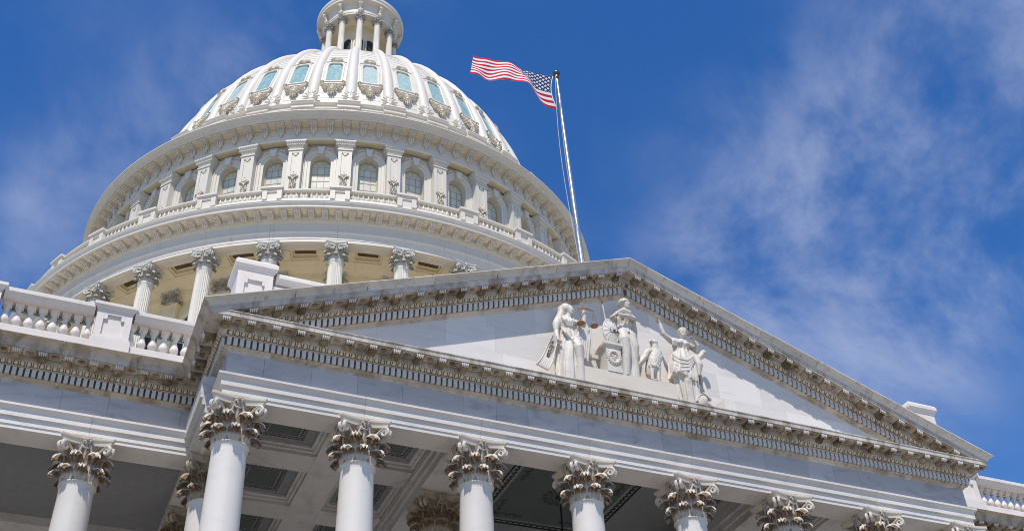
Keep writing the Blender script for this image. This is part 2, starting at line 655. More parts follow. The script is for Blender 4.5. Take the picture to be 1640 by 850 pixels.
def full_capital(mat_leaf, name):
    mb = MB()
    cr = []

    def addp(src, vals, M):
        n0 = len(mb.v)
        mb.merge(src, M)
        cr.extend(vals if vals else [0.25] * (len(mb.v) - n0))
    addp(BEL, [0.5] * len(BEL.v), None)
    addp(ABA, [0.1] * len(ABA.v), None)
    for k in range(8):
        addp(LOW[0], LOW[1], Matrix.Rotation(k * PI / 4, 4, 'Z'))
        addp(UPP[0], UPP[1], Matrix.Rotation((k + 0.5) * PI / 4, 4, 'Z'))
    for k in range(4):
        addp(VOL[0], VOL[1], Matrix.Rotation((k + 0.5) * PI / 2, 4, 'Z'))
        addp(HEL, None, Matrix.Rotation(k * PI / 2, 4, 'Z'))
        addp(ROS, None, Matrix.Rotation(k * PI / 2, 4, 'Z'))
    me = mb.mesh(name, mat_leaf, 50, recalc=False)
    setcrust(me, cr)
    return me


CAP_STONE = full_capital(M_LEAF_D, "capital")
CAP_IRON = full_capital(M_LEAF_I, "iron_capital")


def leaf_me(src, mat, name):
    me = src[0].mesh(name, mat, 50, recalc=False)
    setcrust(me, src[1])
    return me


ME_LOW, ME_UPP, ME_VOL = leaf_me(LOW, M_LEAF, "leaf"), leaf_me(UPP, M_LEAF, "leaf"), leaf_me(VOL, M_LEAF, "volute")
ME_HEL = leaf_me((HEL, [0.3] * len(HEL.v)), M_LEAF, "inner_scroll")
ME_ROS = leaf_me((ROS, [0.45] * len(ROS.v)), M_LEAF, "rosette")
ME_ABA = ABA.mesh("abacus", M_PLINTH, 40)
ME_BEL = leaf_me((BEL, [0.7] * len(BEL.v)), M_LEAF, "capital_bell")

FLOOR = 8.0
sh = MB()
prof = [(0.0, FLOOR), (0.66, FLOOR), (0.66, FLOOR + 0.18)]
for i in range(7):
    a = -PI / 2 + PI * i / 6
    prof.append((0.58 + 0.09 * cos(a), FLOOR + 0.28 + 0.09 * sin(a)))
prof += [(0.54, FLOOR + 0.42), (0.52, FLOOR + 0.48)]
for i in range(13):
    q = i / 12
    prof.append((0.505 - 0.075 * (0.25 * q + 0.75 * q ** 2), FLOOR + 0.52 + (NECK - 0.19 - FLOOR - 0.52) * q))
prof += [(0.432, NECK - 0.15), (0.442, NECK - 0.09), (0.458, NECK - 0.055)]
sh.lathe(prof, 56)
ME_SHAFT = sh.mesh("shaft", M_SHAFT, 35)
nr = MB()
nr.lathe([(0.40, NECK - 0.055)] + [(0.458 + 0.022 * cos(-PI / 2 + PI * i / 6), NECK - 0.027 + 0.027 * sin(-PI / 2 + PI * i / 6)) for i in range(7)] + [(0.40, NECK + 0.003)], 56)
ME_NECK = nr.mesh("neck_ring", M_PLINTH, 60)


def column(parent, x, y, detailed):
    c = put("column", ME_SHAFT, parent, (x, y, 0))
    put("neck_ring", ME_NECK, c)
    if not detailed:
        put("capital", CAP_STONE, c, (0, 0, NECK))
        return c
    z = (0, 0, NECK)
    put("capital_bell", ME_BEL, c, z)
    put("abacus", ME_ABA, c, z)
    for k in range(8):
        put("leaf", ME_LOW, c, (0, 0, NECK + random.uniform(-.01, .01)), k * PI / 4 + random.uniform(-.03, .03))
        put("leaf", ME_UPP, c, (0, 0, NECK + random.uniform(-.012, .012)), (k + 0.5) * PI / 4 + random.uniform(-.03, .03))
    for k in range(4):
        put("volute", ME_VOL, c, z, (k + 0.5) * PI / 2)
        put("inner_scroll", ME_HEL, c, z, k * PI / 2)
        put("rosette", ME_ROS, c, z, k * PI / 2)
    return c


# modillion: scrolled bracket, local origin on the soffit at its back, projecting to -Y
def modillion_mb(wd=0.20, L=0.305, H=0.165):
    mb = MB()
    side = [(0, 0.0), (-L, 0.0), (-L - 0.012, -0.035), (-L - 0.004, -0.085), (-L + 0.04, -0.115), (-L + 0.09, -0.105), (-L * 0.55, -0.085),
            (-L * 0.36, -0.10), (-L * 0.18, -H + 0.01), (0, -H)]
    mb.loft([[(-wd / 2, y, z) for y, z in side], [(wd / 2, y, z) for y, z in side]], True, 0)
    mb.box(-wd / 2 - 0.022, wd / 2 + 0.022, -L - 0.012, 0.0, -0.03, 0.0, 1)
    for k in range(4):
        x = -wd / 2 + 0.024 + k * (wd - 0.048) / 3
        mb.tube([(x, -L - 0.004, -0.032), (x, -L - 0.026, -0.062), (x, -L - 0.018, -0.10), (x, -L + 0.03, -0.125)], [0.022, 0.024, 0.023, 0.014], 6, 1)
    for sx in (-1, 1):
        mb.tube([(sx * (wd / 2), -L * 0.12 + 0.035 * cos(a), -H * 0.58 + 0.045 * sin(a)) for a in [i * PI / 3 for i in range(7)]], 0.013, 5, 0)
    lp = []
    for y, z in [(-L + 0.07, -0.115), (-L * 0.6, -0.10), (-L * 0.38, -0.118), (-L * 0.2, -H + 0.0), (-0.02, -H - 0.005)]:
        lp.append([(-wd * 0.36, y, z), (-wd * 0.16, y, z - 0.022), (0, y, z - 0.012), (wd * 0.16, y, z - 0.022), (wd * 0.36, y, z), (0, y, z + 0.03)])
    mb.loft(lp, True, 2)
    return mb


def soffit_rose_mb(wx=0.155, wy=0.135):
    mb = MB()
    t = 0.034
    d = -0.03
    mb.box(-wx, wx, -wy, -wy + t, d, 0.0, 0)
    mb.box(-wx, wx, wy - t, wy, d, 0.0, 0)
    mb.box(-wx, -wx + t, -wy + t, wy - t, d, 0.0, 0)
    mb.box(wx - t, wx, -wy + t, wy - t, d, 0.0, 0)
    for k in range(6):
        a = 2 * PI * k / 6
        mb.ball((0.05 * cos(a), 0.043 * sin(a), -0.018), (0.033, 0.031, 0.024), 6, 4, 1)
    mb.ball((0, 0, -0.03), (0.024, 0.024, 0.024), 6, 4, 1)
    return mb


def shear_mb(mb, k):
    o = MB()
    o.v = [(x, y, z + k * x) for x, y, z in mb.v]
    o.f, o.m = mb.f, mb.m
    return o


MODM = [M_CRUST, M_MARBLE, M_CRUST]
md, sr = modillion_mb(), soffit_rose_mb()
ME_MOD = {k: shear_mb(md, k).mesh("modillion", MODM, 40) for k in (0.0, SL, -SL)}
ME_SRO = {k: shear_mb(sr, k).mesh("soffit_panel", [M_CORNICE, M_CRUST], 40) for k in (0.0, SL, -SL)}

# ------------------------------------------------------------------ portico
portico = thing("portico", "white marble portico with triangular pediment carried by a row of leafy-topped columns", "portico", (0, 0, 0))

for i in range(8):
    column(portico, (i - 3.5) * S, 0.0, True)
for x in (-3.5 * S, -1.5 * S, 1.5 * S, 3.5 * S):
    column(portico, x, YR2, False)
for x in (-3.5 * S, 3.5 * S):
    column(portico, x, 2 * YR2, False)

# profiles (projection from the frieze face, height)
P_ARCH = [(-0.82, ZA), (0.0, ZA), (0.0, ZA + 0.115), (0.026, ZA + 0.115), (0.026, ZA + 0.32), (0.088, ZA + 0.325), (0.088, ZA + 0.49),
          (0.096, ZA + 0.495), (0.112, ZA + 0.53), (0.142, ZA + 0.575), (0.162, ZA + 0.59), (0.175, ZA + 0.60), (0.175, ZT), (-0.82, ZT)]
P_BED = [(-0.35, ZF), (0.0, ZF), (0.012, ZF + 0.01), (0.03, ZF + 0.045), (0.075, ZF + 0.07), (0.115, ZF + 0.085), (0.13, ZF + 0.10),
         (0.13, ZF + 0.345), (0.215, ZF + 0.345), (0.215, ZF + 0.36), (0.235, ZF + 0.375), (0.305, ZF + 0.45), (0.33, ZF + 0.455), (0.335, ZS)]
P_CORONA = [(0.335, ZS), (0.655, ZS), (0.657, ZS - 0.012), (0.69, ZS - 0.012), (0.69, ZS + 0.095), (0.694, ZS + 0.10), (0.704, ZS + 0.115),
            (0.710, ZS + 0.122), (0.712, ZS + 0.125), (0.712, ZCT)]
P_CYMA = [(0.722, ZCT + 0.004), (0.728, ZCT + 0.03), (0.752, ZCT + 0.06), (0.80, ZCT + 0.088), (0.85, ZCT + 0.107), (0.876, ZCT + 0.125),
          (0.888, ZCT + 0.128), (0.888, ZCT + 0.145)]
P_LEVEL = P_BED + P_CORONA[1:] + [(-0.35, ZCT)]
P_FULL = P_BED + P_CORONA[1:] + P_CYMA + [(-0.35, ZCT + 0.145)]
cy2 = [(p, ZCT + (z - ZCT) * 1.50) for p, z in P_CYMA]
P_RAKE = [(p - 0.004, z) for p, z in P_BED + P_CORONA[1:]] + cy2 + [(-0.35, cy2[-1][1])]
GAP = 0.006


def rk(x, z):
    return z + RAKE - SL * abs(x)


def splits(a, b, step, phase=0.0):
    """cut points of a run between a and b"""
    out = [a]
    k = math.ceil((a + 0.35 - phase) / step)
    while phase + k * step < b - 0.35:
        out.append(phase + k * step)
        k += 1
    return out + [b]


def runs_x(name, prof, parent, a, b, cuts, yface, mat, lmit=0, rmit=0, zf=lambda x, z: z, gap=GAP):
    """stones of a moulding along X; lmit / rmit: +1 outer mitre, -1 inner mitre at that end"""
    cs = [a] + [c for c in cuts if a < c < b] + [b]
    for i in range(len(cs) - 1):
        xa, xb = cs[i], cs[i + 1]
        first, last = i == 0, i == len(cs) - 2

        def A(p, z, xa=xa, first=first):
            x = xa - lmit * p if first and lmit else xa + gap / 2
            return (x, yface - p, zf(x, z))

        def B(p, z, xb=xb, last=last):
            x = xb + rmit * p if last and rmit else xb - gap / 2
            return (x, yface - p, zf(x, z))
        put(name, seg(prof, A, B).mesh(name, mat, 30), parent)


# architrave: one long stone from column to column
cuts = [(i - 3.5) * S for i in range(1, 7)]
runs_x("architrave_stone", P_ARCH, portico, -XF, XF, cuts, YF, M_MARBLE, 1, 1)
# returns of the architrave to the wings
for s in (-1, 1):
    A = lambda p, z, s=s: (s * (XF + p), YF - p, z)
    B = lambda p, z, s=s: (s * (XF + p), YW + (0.0 if p < 0 else -p), z)
    pr = [(max(p, -0.815) if p > -0.8 else -0.10, z) for p, z in P_ARCH]
    put("architrave_stone", seg(pr, A, B).mesh("architrave_stone", M_MARBLE, 30), portico)

# frieze stones
fr = []
x = -XF
while x < XF - 1.9:
    fr.append(x)
    x += random.choice((0.95, 1.25, 1.55, 1.75))
fr.append(XF)
for a, b2_ in zip(fr[:-1], fr[1:]):
    m_ = MB()
    o = random.uniform(-0.002, 0.004)
    m_.box(a + GAP / 2, b2_ - GAP / 2, YF - o, YF + 0.5, ZT - 0.01, ZF + 0.01)
    put("frieze_stone", m_.mesh("frieze_stone", M_FRIEZE), portico)
for s in (-1, 1):
    for y0, y1 in ((YF + 0.5, 1.1), (1.1, YW)):
        m_ = MB()
        m_.box(*sorted((s * XF, s * (XF - 0.5))), y0 + GAP, y1 - GAP, ZT - 0.01, ZF + 0.01)
        put("frieze_stone", m_.mesh("frieze_stone", M_FRIEZE), portico)
bk = MB()
bk.box(-XF + 0.05, XF - 0.05, YF + 0.05, YF + 0.45, ZT - 0.02, ZF + 0.25)
bk.box(-XF + 0.05, -XF + 0.45, YF + 0.45, YW + 0.3, ZT - 0.02, ZF + 0.9)
bk.box(XF - 0.45, XF - 0.05, YF + 0.45, YW + 0.3, ZT - 0.02, ZF + 0.9)
put("frieze_backing", bk.mesh("frieze_backing", M_DARK), portico)

# level cornice, its returns and the raking cornice
cc_ = [k * 1.95 for k in range(-6, 7)]
runs_x("cornice_stone", P_LEVEL, portico, -XF, XF, cc_, YF, M_CORNICE, 1, 1)
for s in (-1, 1):
    for j, (ya, yb) in enumerate(((YF, 0.95), (0.95, YW))):
        A = lambda p, z, s=s, j=j, ya=ya: (s * (XF + p), (ya - p) if j == 0 else ya + GAP / 2, z)
        B = lambda p, z, s=s, j=j, yb=yb: (s * (XF + p), (yb - p) if j == 1 else yb - GAP / 2, z)
        put("cornice_stone", seg(P_FULL, A, B).mesh("cornice_stone", M_CORNICE, 30), portico)
P_RLOW = [(p - 0.004, z) for p, z in P_BED + P_CORONA[1:]] + [(-0.35, ZCT)]
P_RCY = [(-0.35, ZCT + 0.003), (0.716, ZCT + 0.003)] + cy2 + [(-0.35, cy2[-1][1])]
for s in (-1, 1):
    cuts = [k * 1.95 + (0.6 if s > 0 else -0.6) for k in range(-7, 8)]
    a, b_ = (-XF, 0.0) if s < 0 else (0.0, XF)
    runs_x("raking_cornice_stone", P_RLOW, portico, a, b_, cc_, YF, M_CORNICE, 1 if s < 0 else 0, 1 if s > 0 else 0, rk, GAP * 0.6)
    runs_x("raking_gutter_stone", P_RCY, portico, a, b_, cuts, YF, M_CYMA, 1 if s < 0 else 0, 1 if s > 0 else 0, rk, 0.014)

# dentils and egg mouldings (too small to tell apart one by one)
DP = 0.1625


def dentil(mb, f, c, zf=lambda x, z: z, hw=0.053):
    q = []
    for z in (ZF + 0.115, ZF + 0.335):
        for p, dx in ((0.13, -hw), (0.13, hw), (0.205, hw), (0.205, -hw)):
            q.append(f(c + dx, p, z))
    mb.hexa(q)


def egg(mb, f, c):
    n, ms = 6, 4
    rings = []
    for i in range(1, ms):
        ph = PI * i / ms
        rings.append([f(c + 0.052 * sin(ph) * cos(2 * PI * j / n), 0.272 + 0.04 * sin(ph) * sin(2 * PI * j / n) - 0.045 * cos(ph) * 0.9,
                        ZF + 0.41 - 0.052 * cos(ph) - 0.0 * sin(ph)) for j in range(n)])
    rings = [[(q[0], q[1], q[2]) for q in r_] for r_ in rings]
    mb.loft(rings, True, 0)
    c2 = c + DP / 4
    for cx in (c + DP / 2,):
        mb.hexa([f(cx - 0.012, 0.20, ZF + 0.365), f(cx + 0.012, 0.20, ZF + 0.365), f(cx + 0.006, 0.255, ZF + 0.37), f(cx - 0.006, 0.255, ZF + 0.37),
                 f(cx - 0.018, 0.26, ZF + 0.452), f(cx + 0.018, 0.26, ZF + 0.452), f(cx + 0.014, 0.318, ZF + 0.452), f(cx - 0.014, 0.318, ZF + 0.452)])


M_DARK_BROWN = plain("dark_brown_marble", (0.17, 0.135, 0.10), 0.85, var=0.5, vs_=6)


def dark_brown(mb, f, c0, c1):
    """dark brown strips behind the dentils and between the eggs"""
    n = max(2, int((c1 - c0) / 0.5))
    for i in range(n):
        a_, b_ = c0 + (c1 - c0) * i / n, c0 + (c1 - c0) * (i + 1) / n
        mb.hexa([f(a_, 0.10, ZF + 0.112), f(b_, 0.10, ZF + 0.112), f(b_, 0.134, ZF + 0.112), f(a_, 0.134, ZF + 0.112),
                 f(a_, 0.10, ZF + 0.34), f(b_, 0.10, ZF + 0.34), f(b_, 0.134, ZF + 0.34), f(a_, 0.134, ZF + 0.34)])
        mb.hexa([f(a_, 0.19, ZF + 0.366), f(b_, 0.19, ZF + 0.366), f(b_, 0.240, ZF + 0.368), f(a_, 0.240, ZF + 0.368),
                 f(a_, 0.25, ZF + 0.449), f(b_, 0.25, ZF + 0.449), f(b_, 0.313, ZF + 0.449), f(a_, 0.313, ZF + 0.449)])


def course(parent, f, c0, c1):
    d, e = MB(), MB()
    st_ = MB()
    dark_brown(st_, f, c0, c1)
    put("dentil_back", st_.mesh("dentil_back", M_DARK_BROWN), parent)
    k = math.ceil(c0 / DP - 0.25)
    while (k + 0.25) * DP < c1:
        dentil(d, f, (k + 0.25) * DP)
        egg(e, f, (k + 0.25) * DP)
        k += 1
    tag(put("dentil_course", d.mesh("dentil_course", M_MARBLE), parent), kind='stuff')
    tag(put("egg_moulding", e.mesh("egg_moulding", M_EGG, 50), parent), kind='stuff')


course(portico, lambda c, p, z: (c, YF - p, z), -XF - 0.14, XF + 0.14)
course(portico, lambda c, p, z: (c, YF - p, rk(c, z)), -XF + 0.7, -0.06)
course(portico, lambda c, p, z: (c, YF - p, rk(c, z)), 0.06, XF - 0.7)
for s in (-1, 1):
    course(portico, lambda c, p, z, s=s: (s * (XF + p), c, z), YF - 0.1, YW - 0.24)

# modillions and soffit roses
MP = 0.65
YB = 0.335
for k in range(-19, 19):
    x = (k + 0.5) * MP
    if abs(x) < XF + 0.35:
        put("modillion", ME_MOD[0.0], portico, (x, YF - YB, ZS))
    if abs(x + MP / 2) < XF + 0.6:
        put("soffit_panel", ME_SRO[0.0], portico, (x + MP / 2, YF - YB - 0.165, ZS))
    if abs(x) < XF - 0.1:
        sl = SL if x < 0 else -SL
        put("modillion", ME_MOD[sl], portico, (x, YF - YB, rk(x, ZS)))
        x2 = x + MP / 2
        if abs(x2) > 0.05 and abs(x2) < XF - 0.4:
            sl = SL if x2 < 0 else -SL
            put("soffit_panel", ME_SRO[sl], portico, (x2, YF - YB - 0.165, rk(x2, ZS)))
for s in (-1, 1):
    for k in range(4):
        y = YF - 0.0 + 0.29 + k * MP
        put("modillion", ME_MOD[0.0], portico, (s * (XF + YB), y, ZS), s * PI / 2)
        if y + MP / 2 < YW - 0.3:
            put("soffit_panel", ME_SRO[0.0], portico, (s * (XF + YB + 0.165), y + MP / 2, ZS), s * PI / 2)


# tympanum stones
def clip(poly, f):
    out = []
    for i in range(len(poly)):
        a, b_ = poly[i], poly[(i + 1) % len(poly)]
        fa, fb = f(a), f(b_)
        if fa >= 0:
            out.append(a)
        if fa * fb < 0:
            t = fa / (fa - fb)
            out.append((a[0] + (b_[0] - a[0]) * t, a[1] + (b_[1] - a[1]) * t))
    return out


z = ZCT - 0.1
row = 0
while z < 23.7:
    h = (0.98, 0.88, 1.02, 0.9, 0.8)[row % 5]
    x = -XF + (0.0 if row % 2 else -0.9)
    while x < XF:
        wd = random.uniform(1.5, 2.4)
        pl = [(x + .0015, z + .0015), (x + wd - .0015, z + .0015), (x + wd - .0015, z + h - .0015), (x + .0015, z + h - .0015)]
        pl = clip(pl, lambda q: ZF + RAKE + 0.03 - SL * q[0] - q[1])
        pl = clip(pl, lambda q: ZF + RAKE + 0.03 + SL * q[0] - q[1])
        if len(pl) > 2 and max(q[1] for q in pl) - min(q[1] for q in pl) > 0.08:
            m_ = MB()
            o = random.uniform(0.0, 0.003)
            m_.loft([[(a, YF + 0.012 - o, c) for a, c in pl], [(a, YF + 0.30, c) for a, c in pl]])
            put("tympanum_stone", m_.mesh("tympanum_stone", M_TYMP), portico)
        x += wd
    z += h
    row += 1
m_ = MB()
m_.loft([[(-XF, YF + 0.2, 19.3), (XF, YF + 0.2, 19.3), (0, YF + 0.2, 23.75)], [(-XF, YF + 0.4, 19.3), (XF, YF + 0.4, 19.3), (0, YF + 0.4, 23.75)]])
put("tympanum_backing", m_.mesh("tympanum_backing", M_DARK), portico)
# roof behind the raking cornice
m_ = MB()
for s in (-1, 1):
    m_.hexa([(0, YF + 0.1, 24.2), (s * 12.2, YF + 0.1, 19.6), (s * 12.2, 3.9, 19.6), (0, 3.9, 24.2),
             (0, YF + 0.1, 24.5), (s * 12.2, YF + 0.1, 19.88), (s * 12.2, 3.9, 19.88), (0, 3.9, 24.5)])
put("roof", m_.mesh("roof", M_ROOF), portico)
# small bird pins on the level cornice
pn = MB()
pn.tube([(0, 0, 0), (0, 0, 0.055)], [0.007, 0.004], 5)
ME_PIN = pn.mesh("pin", M_STEEL)
for x in (-11.95, -11.5, -11.05, -10.35, -9.5, -8.2, -7.0, -4.4, 8.1, 9.3):
    put("pin", ME_PIN, portico, (x, YF - 0.70, ZCT))

# porch ceiling: beams, coffers with stencilled borders
ZB, ZP = 18.10, 18.34


def beam(x0, x1, y0, y1, z0, z1, mat=None, name="ceiling_beam"):
    m_ = MB()
    m_.box(x0, x1, y0, y1, z0, z1)
    put(name, m_.mesh(name, mat or M_SOFFIT), portico)


YBK = 8.9
for s in (-1, 1):
    for xa, xb in ((4.47, 5.57), (10.96, 12.06)):
        beam(*sorted((s * xa, s * xb)), 0.43, YBK, ZA + 0.004, ZP + 0.3)
        for k, (e1, z1) in enumerate(((0.09, 17.78), (0.16, 17.98))):
            for sd_ in (-1, 1):
                xm = s * (xa if sd_ < 0 else xb)
                x1_ = xm + s * sd_ * e1
                beam(*sorted((xm + s * sd_ * (0.0 if k == 0 else 0.09), x1_)), 0.43, YBK, z1, ZP + 0.28, None, "beam_moulding")
    beam(*sorted((s * 7.66, s * 8.59)), 0.43, YBK, ZB, ZP + 0.2)
    for y0, y1 in ((0.412, 0.60), (2.70, 3.63), (5.75, 6.65), (8.4, YBK)):
        for xa, xb in ((5.75, 7.655), (8.595, 10.78)):
            beam(*sorted((s * xa, s * xb)), y0, y1, ZB + 0.002, ZP + 0.2)
    m_ = MB()
    m_.box(*sorted((s * 5.6, s * 10.95)), 0.43, YBK, ZP, ZP + 0.1)
    put("ceiling", m_.mesh("ceiling", M_CEIL), portico)
    for xa, xb in ((5.75, 7.655), (8.595, 10.78)):
        for y0, y1 in ((0.60, 2.70), (3.63, 5.75), (6.65, 8.4)):
            X0, X1 = sorted((s * xa, s * xb))
            m_ = MB()
            t_ = 0.09
            for k in range(2):
                a, zz = t_ * k, ZB + 0.10 + 0.07 * k
                m_.box(X0 + a, X1 - a, y0 + a, y0 + a + t_, zz, ZP)
                m_.box(X0 + a, X1 - a, y1 - a - t_, y1 - a, zz, ZP)
                m_.box(X0 + a, X0 + a + t_, y0 + a + t_, y1 - a - t_, zz, ZP)
                m_.box(X1 - a - t_, X1 - a, y0 + a + t_, y1 - a - t_, zz, ZP)
            fr_ = put("coffer_frame", m_.mesh("coffer_frame", M_SOFFIT), portico)
            cx, cy = (X0 + X1) / 2, (y0 + y1) / 2
            hx, hy = 0.60, 0.66
            m_ = MB()
            m_.box(cx - hx + 0.17, cx + hx - 0.17, cy - hy + 0.17, cy + hy - 0.17, ZP - 0.008, ZP - 0.001)
            put("painted_panel", m_.mesh("painted_panel", M_CEILP), fr_)
            m_ = MB()
            zb_ = ZP - 0.007
            for (a0, a1, b0, b1) in ((cx - hx, cx + hx, cy - hy, cy - hy + 0.022), (cx - hx, cx + hx, cy + hy - 0.022, cy + hy),
                                     (cx - hx, cx - hx + 0.022, cy - hy + 0.024, cy + hy - 0.024), (cx + hx - 0.022, cx + hx, cy - hy + 0.024, cy + hy - 0.024)):
                m_.box(a0, a1, b0, b1, zb_, ZP - 0.001)

            def arc(px, py, ax, ay):
                pts_ = []
                for i in range(7):
                    a = PI * i / 6
                    u, v_ = 0.052 * cos(a), 0.075 * sin(a)
                    pts_.append((px + (u if ax else v_ * ay), py + (v_ * ay if ax else u), ZP - 0.004))
                m_.tube(pts_, 0.011, 4)
            nx_, ny_ = 9, 10
            for i in range(nx_):
                px = cx - hx + 0.10 + i * (2 * hx - 0.2) / (nx_ - 1)
                arc(px, cy - hy + 0.05, True, 1)
                arc(px, cy + hy - 0.05, True, -1)
            for i in range(1, ny_ - 1):
                py = cy - hy + 0.10 + i * (2 * hy - 0.2) / (ny_ - 1)
                arc(cx - hx + 0.05, py, False, 1)
                arc(cx + hx - 0.05, py, False, -1)
            put("stencil_border", m_.mesh("stencil_border", M_STENCIL), fr_)
            m_ = MB()
            m_.box(cx - 0.18, cx + 0.18, y0 + 0.25, y0 + 0.29, ZP - 0.006, ZP - 0.001)
            put("vent_slot", m_.mesh("vent_slot", M_BLACK), fr_)
# tall centre ceiling with a bordered panel and a medallion
ZC = 19.40
m_ = MB()
m_.box(-4.47, 4.47, 0.43, YBK, ZC, ZC + 0.1)
ceil = put("ceiling", m_.mesh("ceiling", M_CEIL), portico)
m_ = MB()
for s in (-1, 1):
    m_.box(*sorted((s * 4.48, s * 4.40)), 0.43, YBK, ZP, ZC)
m_.box(-4.39, 4.39, 0.42, 0.50, ZT, ZC)
put("ceiling_side", m_.mesh("ceiling_side", M_CEIL), portico)
m_ = MB()
m_.box(-1.86, 1.86, 2.98, 6.82, ZC - 0.006, ZC - 0.001)
put("painted_panel", m_.mesh("painted_panel", M_CEILP), ceil)
m_ = MB()
for (a0, a1, b0, b1) in ((-2.2, 2.2, 2.66, 2.70), (-2.2, 2.2, 7.10, 7.16), (-2.2, -2.16, 2.70, 7.1), (2.14, 2.2, 2.70, 7.1)):
    m_.box(a0, a1, b0, b1, ZC - 0.03, ZC - 0.001)
for i in range(19):
    q = -2.0 + i * 4.0 / 18
    for yy, sg in ((2.82, 1), (6.98, -1)):
        m_.tube([(q + 0.10 * cos(PI * k / 6), yy + sg * 0.10 * sin(PI * k / 6) - sg * 0.05, ZC - 0.012) for k in range(7)], 0.022, 5)
    yy = 2.9 + i * 4.1 / 18
    for xx, sg in ((-2.03, 1), (2.03, -1)):
        m_.tube([(xx + sg * 0.10 * sin(PI * k / 6) - sg * 0.05, yy + 0.10 * cos(PI * k / 6), ZC - 0.012) for k in range(7)], 0.022, 5)
put("stencil_border", m_.mesh("stencil_border", M_STENCIL), ceil)
m_ = MB()
for k in range(14):
    a = 2 * PI * k / 14
    m_.ball((0.50 * cos(a), 4.9 + 0.50 * sin(a), ZC - 0.008), (0.12, 0.09, 0.012), 7, 4, 0, Matrix.Rotation(a, 3, 'Z'))
    m_.ball((0.30 * cos(a + .2), 4.9 + 0.30 * sin(a + .2), ZC - 0.008), (0.08, 0.045, 0.012), 7, 4, 0, Matrix.Rotation(a, 3, 'Z'))
for sx in (-1, 1):
    for sy in (-1, 1):
        for k in range(9):
            q = k / 8
            m_.ball((sx * (1.62 - 0.9 * q), 4.9 + sy * (1.62 + 0.05 * sin(k * 2)), ZC - 0.008), (0.11, 0.05, 0.012), 7, 4, 0, Matrix.Rotation(k * 1.3, 3, 'Z'))
            m_.ball((sx * (1.62 + 0.05 * sin(k * 2)), 4.9 + sy * (1.62 - 0.9 * q), ZC - 0.008), (0.05, 0.11, 0.012), 7, 4, 0, Matrix.Rotation(k * 1.3, 3, 'Z'))
tag(put("stencil_ornament", m_.mesh("stencil_ornament", plain("faded_stencil_paint", (0.05, 0.055, 0.05), 0.8)), ceil), kind='stuff')
# back wall and floor
m_ = MB()
m_.box(-XF - 0.3, XF + 0.3, YBK, YBK + 0.6, FLOOR, 19.9)
put("back_wall", m_.mesh("back_wall", M_SOFFIT), portico)
m_ = MB()
m_.box(-XF - 0.9, XF + 0.9, -1.3, YBK + 0.6, 0.0, FLOOR)
put("podium", m_.mesh("podium", M_MARBLE), portico)

lamp = thing("hanging_lantern", "black iron lantern hanging on a long rod under the porch ceiling medallion", "lantern", (0, 4.9, ZC))
m_ = MB()
m_.tube([(0, 0, 0), (0, 0, -0.06), (0, 0, -0.12)], [0.16, 0.13, 0.04], 14)
put("ceiling_rose", m_.mesh("ceiling_rose", M_BLACK, 40), lamp)
m_ = MB()
m_.tube([(0, 0, -0.1), (0, 0, -7.0)], 0.028, 8)
put("rod", m_.mesh("rod", M_BLACK, 40), lamp)
m_ = MB()
m_.tube([(0, 0, -7.0), (0, 0, -7.1), (0, 0, -7.3), (0, 0, -8.2), (0, 0, -8.35), (0, 0, -8.45)], [0.04, 0.12, 0.32, 0.26, 0.2, 0.03], 8)
put("lantern_body", m_.mesh("lantern_body", M_BLACK), lamp)


# ------------------------------------------------------------------ wings
def baluster_mb():
    mb = MB()
    mb.box(-0.115, 0.115, -0.115, 0.115, 0.0, 0.055)
    pr = [(0.06, 0.055), (0.105, 0.06), (0.112, 0.085), (0.085, 0.11), (0.058, 0.135), (0.060, 0.16), (0.092, 0.205), (0.125, 0.27), (0.128, 0.31),
          (0.108, 0.39), (0.076, 0.48), (0.056, 0.57), (0.052, 0.63), (0.072, 0.645), (0.072, 0.665), (0.056, 0.675), (0.060, 0.71), (0.088, 0.745),
          (0.094, 0.765), (0.05, 0.765)]
    mb.lathe(pr, 18)
    mb.box(-0.11, 0.11, -0.11, 0.11, 0.765, 0.86)
    return mb


ME_BAL = baluster_mb().mesh("baluster", M_BALU, 40)
YBAL = 2.31


def pedestal_mb():
    """panelled balustrade pier, local origin at the middle of its base, front at y = -0.02"""
    mb = MB()
    hw = 0.47
    mb.box(-hw, hw, 0.06, 0.46, 0.0, 1.32)
    f = 0.0
    mb.box(-hw, -hw + 0.19, f, 0.058, 0.42, 1.30)
    mb.box(hw - 0.19, hw, f, 0.058, 0.42, 1.30)
    mb.box(-hw + 0.192, hw - 0.192, f, 0.058, 0.42, 0.50)
    mb.box(-hw + 0.192, hw - 0.192, f, 0.058, 1.17, 1.30)
    mb.box(-hw + 0.192, -hw + 0.29, f, 0.058, 1.02, 1.168)
    mb.box(hw - 0.29, hw - 0.192, f, 0.058, 1.02, 1.168)
    mb.box(-hw - 0.06, hw + 0.06, -0.07, 0.52, 0.0, 0.34)
    mb.box(-hw - 0.03, hw + 0.03, -0.035, 0.49, 0.342, 0.418)
    cap = [(-0.0, 1.302), (0.035, 1.32), (0.05, 1.36), (0.10, 1.40), (0.11, 1.41), (0.11, 1.50)]
    rings = []
    for g_, zz in cap:
        rings.append([(-hw - g_, -g_, zz), (hw + g_, -g_, zz), (hw + g_, 0.46 + g_, zz), (-hw - g_, 0.46 + g_, zz)])
    mb.loft(rings)
    return mb


ME_PED = pedestal_mb().mesh("pedestal", M_BALU, 20)


